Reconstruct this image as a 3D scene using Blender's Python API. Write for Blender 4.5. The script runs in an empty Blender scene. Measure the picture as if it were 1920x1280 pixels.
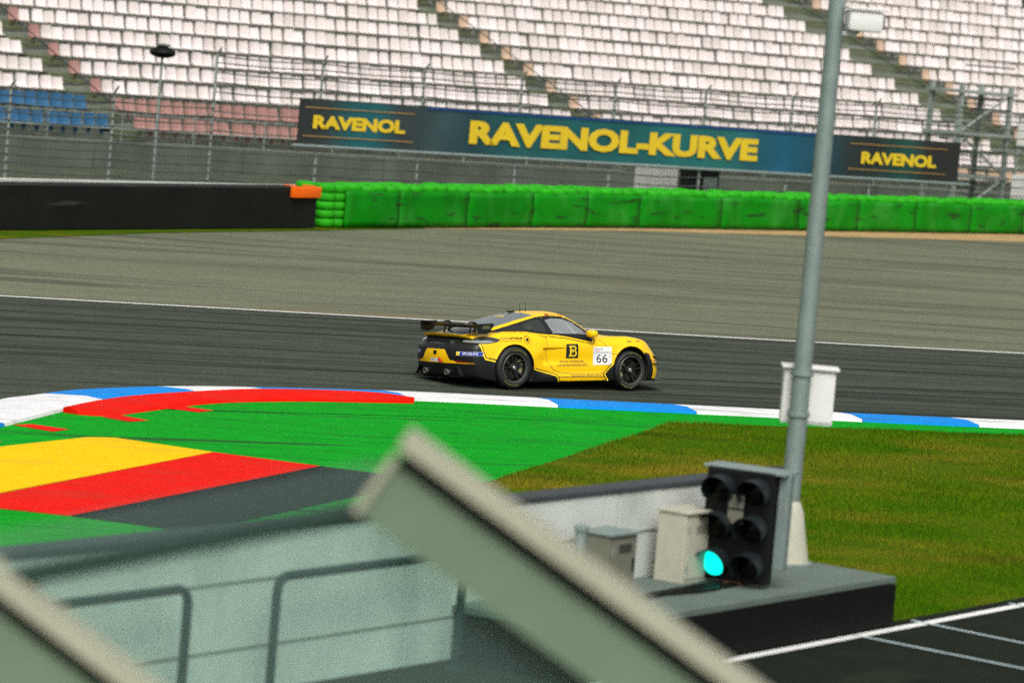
import bpy, bmesh, math, random
import numpy as np
from mathutils import Vector, Matrix
from mathutils.bvhtree import BVHTree

random.seed(7)
RNG = np.random.default_rng(7)
R = math.radians
SC = bpy.context.scene
COL = SC.collection

# ------------------------------------------------------------------ camera, sky, sun, exposure
cam_d = bpy.data.cameras.new('camera')
cam_d.sensor_width = 36.0
cam_d.lens = 131.25
cam_d.clip_start = 0.5
cam_d.clip_end = 3000
cam = bpy.data.objects.new('camera', cam_d)
COL.objects.link(cam)
cam.matrix_world = Matrix.Translation((0, 0, 6.1)) @ Matrix.Rotation(R(90 - 4.9), 4, 'X') @ Matrix.Rotation(R(5.0), 4, 'Z')
cam_d.dof.use_dof = True
cam_d.dof.focus_distance = 62.5
cam_d.dof.aperture_fstop = 1.4
SC.camera = cam

SUN_EL, SUN_AZ = 50.0, 172.0
world = bpy.data.worlds.new('World')
SC.world = world
world.use_nodes = True
wn = world.node_tree
wn.nodes.clear()
sky = wn.nodes.new('ShaderNodeTexSky')
sky.sky_type = 'NISHITA'
sky.sun_disc = False
sky.sun_elevation = R(SUN_EL)
sky.sun_rotation = R(SUN_AZ)
sky.air_density = 1.0
sky.dust_density = 6.0
sky.ozone_density = 1.0
hs = wn.nodes.new('ShaderNodeHueSaturation')
hs.inputs['Saturation'].default_value = 0.10
bg = wn.nodes.new('ShaderNodeBackground')
bg.inputs['Strength'].default_value = 0.12
wo = wn.nodes.new('ShaderNodeOutputWorld')
wn.links.new(sky.outputs[0], hs.inputs['Color'])
wn.links.new(hs.outputs[0], bg.inputs['Color'])
wn.links.new(bg.outputs[0], wo.inputs['Surface'])

sun_d = bpy.data.lights.new('sun', 'SUN')
sun_d.energy = 1.15
sun_d.angle = R(28)
sun_d.color = (1.0, 0.965, 0.85)
sun = bpy.data.objects.new('sun', sun_d)
COL.objects.link(sun)
_a, _e = R(SUN_AZ), R(SUN_EL)
_sd = Vector((math.sin(_a) * math.cos(_e), math.cos(_a) * math.cos(_e), math.sin(_e)))
sun.rotation_euler = _sd.to_track_quat('Z', 'Y').to_euler()
sun.location = (0, 0, 60)

vs = SC.view_settings
vs.view_transform = 'Standard'
vs.look = 'None'
vs.exposure = 0.35
vs.gamma = 1.0
vs.use_curve_mapping = False
SC.cycles.use_denoising = False      # keep the fine grain of the surfaces

# ------------------------------------------------------------------ materials
MATS = {}


def mat(name, col, rough=0.6, var=0.12, scale=6.0, bump=0.0, bscale=None, metal=0.0, coat=0.0, spec=0.5,
        stretch=None, emit=None, var_col=None, detail=5.0, alpha=None, trans=0.0):
    m = bpy.data.materials.new(name)
    m.use_nodes = True
    nt = m.node_tree
    b = nt.nodes['Principled BSDF']
    tc = nt.nodes.new('ShaderNodeTexCoord')
    mp = nt.nodes.new('ShaderNodeMapping')
    nt.links.new(tc.outputs['Object'], mp.inputs['Vector'])
    if stretch:
        mp.inputs['Rotation'].default_value = (0, 0, stretch[0])
        mp.inputs['Scale'].default_value = stretch[1]
    nz = nt.nodes.new('ShaderNodeTexNoise')
    nz.inputs['Scale'].default_value = scale
    nz.inputs['Detail'].default_value = detail
    nz.inputs['Roughness'].default_value = 0.62
    nt.links.new(mp.outputs[0], nz.inputs['Vector'])
    rp = nt.nodes.new('ShaderNodeValToRGB')
    c = np.array(col[:3], float)
    if var_col is None:
        lo, hi = c * (1 - var), np.minimum(c * (1 + var), 1)
    else:
        lo, hi = c, np.array(var_col, float)
    rp.color_ramp.elements[0].position = 0.3
    rp.color_ramp.elements[1].position = 0.7
    rp.color_ramp.elements[0].color = (*lo, 1)
    rp.color_ramp.elements[1].color = (*hi, 1)
    nt.links.new(nz.outputs['Fac'], rp.inputs['Fac'])
    nt.links.new(rp.outputs[0], b.inputs['Base Color'])
    b.inputs['Roughness'].default_value = rough
    b.inputs['Metallic'].default_value = metal
    b.inputs['Specular IOR Level'].default_value = spec
    b.inputs['Coat Weight'].default_value = coat
    b.inputs['Coat Roughness'].default_value = 0.06
    if trans:
        b.inputs['Transmission Weight'].default_value = trans
    if alpha is not None:
        b.inputs['Alpha'].default_value = alpha
    if emit:
        b.inputs['Emission Color'].default_value = (*emit[0], 1)
        b.inputs['Emission Strength'].default_value = emit[1]
    if bump:
        n2 = nt.nodes.new('ShaderNodeTexNoise')
        n2.inputs['Scale'].default_value = bscale or scale * 6
        n2.inputs['Detail'].default_value = 6
        nt.links.new(mp.outputs[0], n2.inputs['Vector'])
        bp = nt.nodes.new('ShaderNodeBump')
        bp.inputs['Strength'].default_value = bump
        bp.inputs['Distance'].default_value = 0.02
        nt.links.new(n2.outputs['Fac'], bp.inputs['Height'])
        nt.links.new(bp.outputs[0], b.inputs['Normal'])
    MATS[name] = m
    return m


def overlay(m, col, lo, hi, scale, rot=0.0, sc=(1, 1, 1), amount=1.0, detail=4.0, seed=0.0):
    """lay a second noise-shaped stain of its own colour over a material"""
    nt = m.node_tree
    b = nt.nodes['Principled BSDF']
    src = b.inputs['Base Color'].links[0].from_socket
    tc = nt.nodes.new('ShaderNodeTexCoord')
    mp = nt.nodes.new('ShaderNodeMapping')
    mp.vector_type = 'POINT'
    rot_n = nt.nodes.new('ShaderNodeVectorRotate')
    rot_n.rotation_type = 'Z_AXIS'
    rot_n.inputs['Angle'].default_value = -rot
    nt.links.new(tc.outputs['Object'], rot_n.inputs['Vector'])
    nt.links.new(rot_n.outputs[0], mp.inputs['Vector'])
    mp.inputs['Scale'].default_value = sc
    mp.inputs['Location'].default_value = (seed, seed * 1.7, 0)
    nz = nt.nodes.new('ShaderNodeTexNoise')
    nz.inputs['Scale'].default_value = scale
    nz.inputs['Detail'].default_value = detail
    nt.links.new(mp.outputs[0], nz.inputs['Vector'])
    mr = nt.nodes.new('ShaderNodeMapRange')
    mr.inputs['From Min'].default_value = lo
    mr.inputs['From Max'].default_value = hi
    mr.inputs['To Max'].default_value = amount
    nt.links.new(nz.outputs['Fac'], mr.inputs['Value'])
    mx = nt.nodes.new('ShaderNodeMix')
    mx.data_type = 'RGBA'
    nt.links.new(mr.outputs[0], mx.inputs[0])
    nt.links.new(src, mx.inputs[6])
    mx.inputs[7].default_value = (*col, 1)
    nt.links.new(mx.outputs[2], b.inputs['Base Color'])


# --- ground materials
TR = R(21)      # direction of the circuit here
PIT = R(57.5)   # direction of the pit wall
m_track = mat('track_asphalt', (0.062, 0.074, 0.055), 0.86, var=0.16, scale=1.2, bump=0.5, bscale=60, spec=0.04)
overlay(m_track, (0.026, 0.032, 0.025), 0.48, 0.64, 1.0, TR, (0.05, 1.6, 1), 0.75, 6)
overlay(m_track, (0.085, 0.094, 0.072), 0.55, 0.70, 1.0, TR, (0.04, 2.6, 1), 0.55, 6, 31)
overlay(m_track, (0.09, 0.095, 0.085), 0.66, 0.75, 22.0, 0, (1, 1, 1), 0.6, 2, 5)
overlay(m_track, (0.022, 0.026, 0.022), 0.52, 0.60, 26.0, 0, (1, 1, 1), 0.55, 3, 15)
overlay(m_track, (0.013, 0.016, 0.014), 0.60, 0.64, 1.0, R(26), (0.045, 2.2, 1), 0.7, 2, 91)
m_runoff = mat('runoff_asphalt', (0.148, 0.158, 0.106), 0.88, var=0.10, scale=0.5, bump=0.5, bscale=60, spec=0.04)
overlay(m_runoff, (0.072, 0.080, 0.056), 0.50, 0.68, 1.0, TR, (0.05, 0.55, 1), 0.8, 6, 11)
overlay(m_runoff, (0.19, 0.19, 0.13), 0.52, 0.70, 1.0, TR, (0.03, 0.35, 1), 0.6, 4, 47)
overlay(m_runoff, (0.060, 0.066, 0.060), 0.60, 0.68, 1.0, R(30), (0.06, 3.0, 1), 0.7, 3, 71)
overlay(m_runoff, (0.23, 0.15, 0.07), 0.66, 0.76, 0.35, TR, (0.3, 1.6, 1), 0.45, 4, 23)
overlay(m_runoff, (0.085, 0.09, 0.06), 0.52, 0.60, 18.0, 0, (1, 1, 1), 0.5, 3, 15)
overlay(m_runoff, (0.23, 0.22, 0.15), 0.62, 0.68, 16.0, 0, (1, 1, 1), 0.5, 3, 35)
overlay(m_runoff, (0.05, 0.055, 0.045), 0.615, 0.64, 1.0, R(14), (0.05, 1.9, 1), 0.65, 2, 133)
m_pit = mat('pit_asphalt', (0.013, 0.018, 0.012), 0.9, var=0.2, scale=2.0, bump=0.5, bscale=70, spec=0.04)
overlay(m_pit, (0.026, 0.030, 0.020), 0.55, 0.7, 1.4, PIT, (0.2, 1, 1), 0.7, 5, 3)
m_green = mat('green_paint', (0.0, 0.30, 0.010), 0.7, var=0.10, scale=1.6, bump=0.4, bscale=70, spec=0.04)
overlay(m_green, (0.004, 0.13, 0.016), 0.54, 0.68, 1.0, R(12), (0.12, 3.0, 1), 0.6, 5, 7)
overlay(m_green, (0.002, 0.33, 0.018), 0.55, 0.75, 0.8, R(12), (0.3, 1, 1), 0.6, 5, 19)
overlay(m_green, (0.02, 0.06, 0.02), 0.62, 0.70, 5.0, R(12), (0.4, 2.0, 1), 0.7, 3, 51)
overlay(m_green, (0.002, 0.10, 0.010), 0.56, 0.66, 30.0, 0, (1, 1, 1), 0.55, 3, 81)
overlay(m_green, (0.015, 0.04, 0.018), 0.635, 0.66, 1.0, R(24), (0.09, 2.6, 1), 0.75, 3, 141)
m_red = mat('red_paint', (0.70, 0.006, 0.001), 0.65, var=0.10, scale=2.0, bump=0.3, bscale=70, spec=0.04)
overlay(m_red, (0.35, 0.03, 0.015), 0.62, 0.74, 1.0, R(20), (0.2, 3, 1), 0.6, 5, 13)
overlay(m_red, (0.40, 0.03, 0.015), 0.54, 0.70, 1.1, R(20), (0.4, 1.6, 1), 0.5, 6, 33)
overlay(m_red, (0.28, 0.01, 0.004), 0.57, 0.68, 30.0, 0, (1, 1, 1), 0.5, 3, 81)
m_yel = mat('yellow_paint', (0.84, 0.50, 0.0), 0.65, var=0.06, scale=2.0, bump=0.3, bscale=70, spec=0.04)
overlay(m_yel, (0.55, 0.38, 0.02), 0.64, 0.74, 1.0, R(20), (0.2, 3, 1), 0.5, 5, 29)
overlay(m_yel, (0.60, 0.36, 0.02), 0.54, 0.70, 1.1, R(20), (0.4, 1.6, 1), 0.5, 6, 63)
overlay(m_yel, (0.50, 0.30, 0.004), 0.57, 0.68, 30.0, 0, (1, 1, 1), 0.45, 3, 81)
m_blk = mat('black_paint', (0.014, 0.016, 0.016), 0.7, var=0.15, scale=2.0, bump=0.3, bscale=70, spec=0.04)
m_white = mat('white_road_paint', (0.72, 0.72, 0.70), 0.65, var=0.08, scale=4.0, bump=0.2, bscale=80, spec=0.04)
overlay(m_white, (0.30, 0.30, 0.28), 0.62, 0.74, 2.0, TR, (0.25, 3, 1), 0.6, 5, 3)
m_kwhite = mat('kerb_white', (0.70, 0.70, 0.71), 0.6, var=0.08, scale=3.0, bump=0.2, bscale=60, spec=0.04)
overlay(m_kwhite, (0.22, 0.23, 0.22), 0.56, 0.72, 1.4, TR, (0.25, 3, 1), 0.7, 6, 3)
m_kblue = mat('kerb_blue', (0.006, 0.22, 0.66), 0.6, var=0.1, scale=3.0, bump=0.2, bscale=60, spec=0.04)
overlay(m_kblue, (0.05, 0.10, 0.16), 0.56, 0.72, 1.4, TR, (0.25, 3, 1), 0.6, 6, 9)
m_thin = mat('faded_line', (0.45, 0.55, 0.56), 0.7, var=0.2, scale=6.0, spec=0.04)
m_sand = mat('sand', (0.40, 0.27, 0.13), 0.95, var=0.2, scale=1.2, bump=0.6, bscale=30, spec=0.04)
m_soil = mat('grass_soil', (0.030, 0.085, 0.001), 0.95, var=0.3, scale=0.8, bump=0.8, bscale=30, spec=0.04, var_col=(0.075, 0.105, 0.003))
overlay(m_soil, (0.19, 0.135, 0.012), 0.53, 0.68, 0.6, R(12), (0.45, 1.2, 1), 0.7, 5, 4)
m_farsoil = mat('far_ground', (0.03, 0.085, 0.006), 0.95, var=0.3, scale=0.15, bump=0.8, bscale=12, spec=0.04, var_col=(0.06, 0.12, 0.01))
m_gravel = mat('gravel_yard', (0.075, 0.085, 0.06), 0.95, var=0.2, scale=0.8, bump=0.8, bscale=30, spec=0.04)
# --- objects
m_conc = mat('concrete_wall', (0.58, 0.61, 0.57), 0.8, var=0.10, scale=1.4, bump=0.4, bscale=40, spec=0.15)
overlay(m_conc, (0.33, 0.37, 0.34), 0.55, 0.72, 0.8, 0, (1.2, 1.2, 0.4), 0.6, 5, 5)
m_plat = mat('concrete_platform', (0.115, 0.150, 0.130), 0.85, var=0.12, scale=1.6, bump=0.5, bscale=40, spec=0.15)
m_dark = mat('rubber_black', (0.0035, 0.0042, 0.0035), 0.75, var=0.3, scale=3.0, bump=0.3, bscale=30, spec=0.15)
m_cap = mat('wall_cap', (0.052, 0.060, 0.066), 0.7, var=0.2, scale=3.0, bump=0.3, bscale=30, spec=0.15)
m_steel = mat('galvanised_steel', (0.24, 0.30, 0.28), 0.5, var=0.12, scale=6.0, bump=0.1, bscale=40, spec=0.15, metal=0.35)
m_dsteel = mat('dark_steel', (0.016, 0.034, 0.032), 0.5, var=0.15, scale=5.0, bump=0.1, bscale=40, spec=0.15)
m_box = mat('cabinet_white', (0.72, 0.72, 0.69), 0.45, var=0.05, scale=4.0, spec=0.15)
m_cream = mat('cabinet_cream', (0.44, 0.43, 0.34), 0.5, var=0.08, scale=4.0, spec=0.15)
m_cgrey = mat('cabinet_grey', (0.17, 0.17, 0.13), 0.5, var=0.15, scale=4.0, spec=0.15)
m_plast = mat('signal_black', (0.006, 0.007, 0.006), 0.45, var=0.2, scale=4.0, spec=0.15)
m_hood = mat('signal_hood', (0.014, 0.020, 0.022), 0.35, var=0.2, scale=4.0, spec=0.15)
m_lens_r = mat('lens_dark_red', (0.005, 0.003, 0.003), 0.2, var=0.2, scale=20, spec=0.15)
m_lens_a = mat('lens_dark_amber', (0.005, 0.004, 0.003), 0.2, var=0.2, scale=20, spec=0.15)
m_lens_g = mat('lens_lit_green', (0.02, 0.30, 0.25), 0.3, var=0.05, scale=20, spec=0.15, emit=((0.0, 0.88, 0.70), 1.15))
_nt = m_lens_g.node_tree
_w = _nt.nodes.new('ShaderNodeTexWave')
_w.bands_direction = 'Z'
_w.inputs['Scale'].default_value = 22.0
_tc = _nt.nodes.new('ShaderNodeTexCoord')
_nt.links.new(_tc.outputs['Object'], _w.inputs['Vector'])
_mr = _nt.nodes.new('ShaderNodeMapRange')
_mr.inputs['To Min'].default_value = 0.45
_mr.inputs['To Max'].default_value = 2.6
_nt.links.new(_w.outputs['Fac'], _mr.inputs['Value'])
_nt.links.new(_mr.outputs[0], _nt.nodes['Principled BSDF'].inputs['Emission Strength'])
m_seat = mat('seat_white', (0.67, 0.605, 0.585), 0.5, var=0.05, scale=0.35, spec=0.15)
m_seat2 = mat('seat_white_greyed', (0.60, 0.545, 0.52), 0.5, var=0.05, scale=0.35, spec=0.15)
m_seat3 = mat('seat_white_bright', (0.72, 0.66, 0.645), 0.5, var=0.05, scale=0.35, spec=0.15)
m_sblue = mat('seat_blue', (0.03, 0.115, 0.23), 0.5, var=0.12, scale=0.5, spec=0.15)
m_sred = mat('seat_red', (0.36, 0.20, 0.175), 0.5, var=0.12, scale=0.5, spec=0.15)
m_sorange = mat('seat_orange', (0.50, 0.36, 0.26), 0.5, var=0.12, scale=0.5, spec=0.15)
m_stand = mat('stand_concrete', (0.185, 0.205, 0.165), 0.9, var=0.2, scale=0.9, bump=0.4, bscale=20, spec=0.15)
m_fasc = mat('stand_fascia', (0.085, 0.100, 0.078), 0.9, var=0.3, scale=0.5, bump=0.4, bscale=16, spec=0.15)
overlay(m_fasc, (0.13, 0.145, 0.125), 0.5, 0.66, 0.35, 0, (1, 1, 0.1), 0.8, 4, 5)
m_stair = mat('stair_concrete', (0.10, 0.115, 0.055), 0.9, var=0.25, scale=1.5, spec=0.15)
m_belt = mat('black_belt', (0.0075, 0.009, 0.0075), 0.7, var=0.3, scale=0.8, bump=0.3, bscale=16, spec=0.15)
overlay(m_belt, (0.07, 0.075, 0.07), 0.66, 0.76, 0.7, 0, (0.5, 0.5, 5), 0.6, 5, 5)
m_gbelt = mat('green_belt', (0.001, 0.20, 0.002), 0.55, var=0.22, scale=0.5, bump=0.3, bscale=10, spec=0.15)
overlay(m_gbelt, (0.001, 0.13, 0.001), 0.55, 0.7, 0.8, 0, (1, 1, 0.5), 0.7, 5, 5)
overlay(m_gbelt, (0.02, 0.03, 0.015), 0.68, 0.75, 1.2, 0, (0.6, 0.6, 2.5), 0.7, 5, 25)
overlay(m_gbelt, (0.030, 0.27, 0.025), 0.52, 0.66, 0.9, 0, (1, 1, 0.7), 0.6, 6, 61)
overlay(m_gbelt, (0.012, 0.03, 0.010), 0.60, 0.66, 2.6, 0, (0.35, 0.35, 2.2), 0.75, 4, 95)
m_gtyre = mat('green_tyre', (0.02, 0.34, 0.006), 0.6, var=0.25, scale=1.5, spec=0.15)
m_orange = mat('orange_plastic', (0.85, 0.13, 0.006), 0.5, var=0.08, scale=2.0, spec=0.15)
m_wire = mat('fence_wire', (0.075, 0.095, 0.085), 0.5, var=0.2, scale=4.0, spec=0.15, metal=0.3)
m_fpost = mat('fence_post', (0.27, 0.31, 0.28), 0.55, var=0.15, scale=2.0, spec=0.15, metal=0.2)
m_bwall = mat('concrete_block', (0.40, 0.42, 0.38), 0.85, var=0.15, scale=0.6, bump=0.3, bscale=14, spec=0.15)
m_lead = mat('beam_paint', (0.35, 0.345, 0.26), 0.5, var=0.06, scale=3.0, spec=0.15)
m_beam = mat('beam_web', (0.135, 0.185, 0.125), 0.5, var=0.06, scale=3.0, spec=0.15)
m_tube = mat('rail_tube', (0.022, 0.045, 0.036), 0.45, var=0.08, scale=4.0, spec=0.15)
m_pillar = mat('pillar_white', (0.60, 0.60, 0.57), 0.7, var=0.1, scale=1.0, spec=0.15)
m_brown = mat('rust_foot', (0.12, 0.055, 0.03), 0.8, var=0.25, scale=8.0, spec=0.15)

# car
m_yellow = mat('car_yellow', (0.90, 0.535, 0.0), 0.42, 0.02, 3.0, coat=0.35, spec=0.25)
m_cblack = mat('car_black', (0.006, 0.008, 0.007), 0.42, 0.1, 3.0, coat=0.08, spec=0.35)
m_matt = mat('car_matt_black', (0.006, 0.007, 0.0065), 0.6, 0.2, 6.0, spec=0.25)
m_well = mat('wheel_well_black', (0.004, 0.004, 0.004), 0.9, 0.1, 4.0)
m_inside = mat('cabin_dark', (0.010, 0.011, 0.010), 0.8, 0.2, 4.0)
m_tyre = mat('tyre_rubber', (0.009, 0.0105, 0.009), 0.65, 0.2, 8.0)
m_rim = mat('rim_dark', (0.022, 0.024, 0.021), 0.35, 0.1, 8.0, metal=0.6)
m_lip = mat('rim_lip', (0.20, 0.22, 0.185), 0.35, 0.1, 8.0, metal=0.7)
m_disc = mat('brake_disc', (0.085, 0.080, 0.066), 0.4, 0.2, 18.0, metal=0.7)
m_cal = mat('caliper', (0.30, 0.26, 0.14), 0.4, 0.1, 8.0)
m_nut = mat('wheel_nut', (0.50, 0.50, 0.46), 0.3, 0.1, 8.0, metal=0.8)
m_pipe = mat('exhaust_steel', (0.46, 0.48, 0.44), 0.25, 0.1, 8.0, metal=0.8)
m_lamp = mat('tail_lamp_smoked', (0.022, 0.028, 0.028), 0.08, 0.2, 6.0, coat=1.0)
m_lampb = mat('tail_lamp_clear', (0.24, 0.28, 0.27), 0.12, 0.15, 9.0, coat=1.0)
m_refl = mat('reflector_red', (0.20, 0.010, 0.008), 0.2, 0.1, 9.0)
m_strap = mat('strap_red', (0.50, 0.022, 0.012), 0.7, 0.1, 9.0)
m_stw = mat('sticker_white', (0.78, 0.78, 0.78), 0.4, 0.03, 9.0)
m_stb = mat('sticker_blue', (0.008, 0.035, 0.34), 0.4, 0.05, 9.0)
m_sty = mat('sticker_yellow', (0.86, 0.60, 0.01), 0.4, 0.05, 9.0)
m_stk = mat('sticker_black', (0.008, 0.008, 0.008), 0.45, 0.05, 9.0)
m_stg = mat('sticker_grey', (0.13, 0.11, 0.05), 0.5, 0.1, 9.0)
m_str = mat('sticker_red', (0.62, 0.02, 0.012), 0.45, 0.05, 9.0)
m_stl = mat('sticker_light_blue', (0.20, 0.36, 0.45), 0.45, 0.05, 9.0)
m_tyel = mat('tyre_letter_yellow', (0.16, 0.17, 0.03), 0.6, 0.1, 9.0)
m_tblu = mat('tyre_band_blue', (0.07, 0.15, 0.22), 0.6, 0.1, 9.0)
m_hlamp = mat('headlamp_glass', (0.35, 0.37, 0.38), 0.08, 0.1, 9.0, coat=1.0)
m_suit = mat('race_suit', (0.55, 0.54, 0.50), 0.8, 0.1, 6.0)
m_helm = mat('helmet', (0.50, 0.42, 0.12), 0.25, 0.05, 6.0, coat=0.8)
m_visor = mat('visor', (0.01, 0.01, 0.012), 0.08, 0.05, 6.0)
m_cage = mat('roll_cage', (0.62, 0.62, 0.58), 0.4, 0.05, 6.0)


def glass_mat(name, tint, refl, body, rough=0.03):
    m = bpy.data.materials.new(name)
    m.use_nodes = True
    nt = m.node_tree
    nt.nodes.clear()
    out = nt.nodes.new('ShaderNodeOutputMaterial')
    tr = nt.nodes.new('ShaderNodeBsdfTransparent')
    tr.inputs[0].default_value = (*tint, 1)
    gl = nt.nodes.new('ShaderNodeBsdfGlossy')
    gl.inputs['Roughness'].default_value = rough
    df = nt.nodes.new('ShaderNodeBsdfDiffuse')
    df.inputs['Color'].default_value = (*body[0], 1)
    tc = nt.nodes.new('ShaderNodeTexCoord')
    nz = nt.nodes.new('ShaderNodeTexNoise')
    nz.inputs['Scale'].default_value = 3.0
    nt.links.new(tc.outputs['Object'], nz.inputs['Vector'])
    mr = nt.nodes.new('ShaderNodeMapRange')
    mr.inputs['To Min'].default_value = body[1] * 0.8
    mr.inputs['To Max'].default_value = body[1] * 1.2
    nt.links.new(nz.outputs['Fac'], mr.inputs['Value'])
    m1 = nt.nodes.new('ShaderNodeMixShader')
    nt.links.new(mr.outputs[0], m1.inputs[0])
    nt.links.new(tr.outputs[0], m1.inputs[1])
    nt.links.new(df.outputs[0], m1.inputs[2])
    fr = nt.nodes.new('ShaderNodeFresnel')
    fr.inputs['IOR'].default_value = 1.45
    ad = nt.nodes.new('ShaderNodeMath')
    ad.operation = 'MULTIPLY_ADD'
    ad.inputs[1].default_value = refl
    ad.inputs[2].default_value = 0.0
    nt.links.new(fr.outputs[0], ad.inputs[0])
    m2 = nt.nodes.new('ShaderNodeMixShader')
    nt.links.new(ad.outputs[0], m2.inputs[0])
    nt.links.new(m1.outputs[0], m2.inputs[1])
    nt.links.new(gl.outputs[0], m2.inputs[2])
    nt.links.new(m2.outputs[0], out.inputs[0])
    return m


m_glass = glass_mat('car_glass', (0.80, 0.86, 0.84), 1.0, ((0.30, 0.34, 0.34), 0.10))
m_sglass = glass_mat('car_side_glass', (0.80, 0.86, 0.86), 1.0, ((0.70, 0.73, 0.76), 0.30))  # strong pale diffuse share paints in the reflections and haze on the door window
m_dglass = glass_mat('car_dark_glass', (0.12, 0.15, 0.14), 1.0, ((0.055, 0.07, 0.062), 0.5))
m_rglass = glass_mat('car_rear_glass', (0.20, 0.23, 0.24), 1.0, ((0.16, 0.19, 0.20), 0.85), 0.15)
m_plexi = glass_mat('railing_glass', (0.80, 0.94, 0.88), 0.6, ((0.30, 0.38, 0.38), 0.10), 0.12)  # bluish diffuse share stands in for the haze of sky reflected in the pane


# ------------------------------------------------------------------ helpers
def thing(name, label, cat, loc=(0, 0, 0), rotz=0.0, group=None):
    o = bpy.data.objects.new(name, None)
    o.empty_display_size = 0.2
    COL.objects.link(o)
    o.location = loc
    o.rotation_euler = (0, 0, rotz)
    return tag(o, label, cat, group)


def tag(o, label=None, cat=None, group=None, kind=None):
    if label:
        o['label'] = label
    if cat:
        o['category'] = cat
    if group:
        o['group'] = group
    if kind:
        o['kind'] = kind
    return o


class MB:
    """collects simple solids and links them as one mesh"""

    def __init__(s):
        s.v, s.f = [], []

    def add(s, vs, fs):
        n = len(s.v)
        s.v += [tuple(p) for p in vs]
        s.f += [tuple(i + n for i in f) for f in fs]
        return s

    def box(s, c, d, rz=0.0, bev=0.0, rx=0.0, ry=0.0):
        hx, hy, hz = d[0] / 2, d[1] / 2, d[2] / 2
        M = Matrix.Rotation(rz, 3, 'Z') @ Matrix.Rotation(ry, 3, 'Y') @ Matrix.Rotation(rx, 3, 'X')
        if bev <= 0:
            P = [(x, y, z) for x in (-hx, hx) for y in (-hy, hy) for z in (-hz, hz)]
            F = [(0, 1, 3, 2), (4, 6, 7, 5), (0, 4, 5, 1), (2, 3, 7, 6), (0, 2, 6, 4), (1, 5, 7, 3)]
        else:
            bm = bmesh.new()
            bmesh.ops.create_cube(bm, size=1)
            for v in bm.verts:
                v.co = Vector((v.co.x * d[0], v.co.y * d[1], v.co.z * d[2]))
            bmesh.ops.bevel(bm, geom=list(bm.edges), offset=bev, segments=2, affect='EDGES', profile=0.6)
            bm.verts.index_update()
            P = [tuple(v.co) for v in bm.verts]
            F = [[v.index for v in f.verts] for f in bm.faces]
            bm.free()
        c = Vector(c)
        return s.add([M @ Vector(p) + c for p in P], F)

    def tube(s, pts, r, n=8, caps=True):
        pts = [Vector(p) for p in pts]
        rs = r if isinstance(r, (list, tuple)) else [r] * len(pts)
        V, Fc = [], []
        ref = None
        for i, p in enumerate(pts):
            t = (pts[min(i + 1, len(pts) - 1)] - pts[max(i - 1, 0)]).normalized()
            if ref is None:
                ref = Vector((0, 0, 1)) if abs(t.z) < 0.9 else Vector((1, 0, 0))
            a = t.cross(ref).normalized()
            b = a.cross(t).normalized()
            ref = b
            for k in range(n):
                q = 2 * math.pi * k / n
                V.append(p + (a * math.cos(q) + b * math.sin(q)) * rs[i])
        for i in range(len(pts) - 1):
            for k in range(n):
                k2 = (k + 1) % n
                Fc.append((i * n + k, i * n + k2, (i + 1) * n + k2, (i + 1) * n + k))
        if caps:
            Fc.append(tuple(range(n - 1, -1, -1)))
            Fc.append(tuple((len(pts) - 1) * n + k for k in range(n)))
        return s.add(V, Fc)

    def lathe(s, prof, n=32, axis='Z', c=(0, 0, 0), closed=False):
        """prof: list of (radius, height)"""
        V, Fc = [], []
        for (r, h) in prof:
            for k in range(n):
                q = 2 * math.pi * k / n
                a, b = r * math.cos(q), r * math.sin(q)
                p = {'Z': (a, b, h), 'Y': (a, h, b), 'X': (h, a, b)}[axis]
                V.append((p[0] + c[0], p[1] + c[1], p[2] + c[2]))
        m = len(prof)
        for i in range(m if closed else m - 1):
            j = (i + 1) % m
            for k in range(n):
                k2 = (k + 1) % n
                Fc.append((i * n + k, i * n + k2, j * n + k2, j * n + k))
        return s.add(V, Fc)

    def prism(s, poly, to3, d):
        """poly 2-D, to3(u, v) -> point, d = extrusion vector"""
        n = len(poly)
        a = [Vector(to3(*p)) for p in poly]
        d = Vector(d)
        V = a + [p + d for p in a]
        Fc = [tuple(range(n)), tuple(range(2 * n - 1, n - 1, -1))]
        Fc += [(i, i + n, (i + 1) % n + n, (i + 1) % n) for i in range(n)]
        return s.add(V, Fc)

    def build(s, name, m, parent=None, smooth=False, kind=None):
        me = bpy.data.meshes.new(name)
        me.from_pydata(s.v, [], s.f)
        me.materials.append(m)
        bm = bmesh.new()
        bm.from_mesh(me)
        bmesh.ops.recalc_face_normals(bm, faces=bm.faces)
        bm.to_mesh(me)
        bm.free()
        if smooth:
            me.polygons.foreach_set('use_smooth', [True] * len(me.polygons))
            me.set_sharp_from_angle(angle=R(40))
        return link(name, me, parent, kind)


def link(name, me, parent=None, kind=None):
    o = bpy.data.objects.new(name, me)
    COL.objects.link(o)
    if parent is not None:
        o.parent = parent
    if kind:
        o['kind'] = kind
    return o


def copy_tree(o, parent=None):
    c = o.copy()
    COL.objects.link(c)
    c.parent = parent
    for ch in o.children:
        copy_tree(ch, c)
    return c


def sheet(name, poly, z, m, parent=None, kind='structure'):
    bm = bmesh.new()
    vs_ = [bm.verts.new((p[0], p[1], z)) for p in poly]
    f = bm.faces.new(vs_)
    bmesh.ops.triangulate(bm, faces=[f])
    me = bpy.data.meshes.new(name)
    bmesh.ops.recalc_face_normals(bm, faces=bm.faces)
    for f in bm.faces:
        if f.normal.z < 0:
            f.normal_flip()
    bm.to_mesh(me)
    bm.free()
    me.materials.append(m)
    return link(name, me, parent, kind if parent is None else None)


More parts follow.
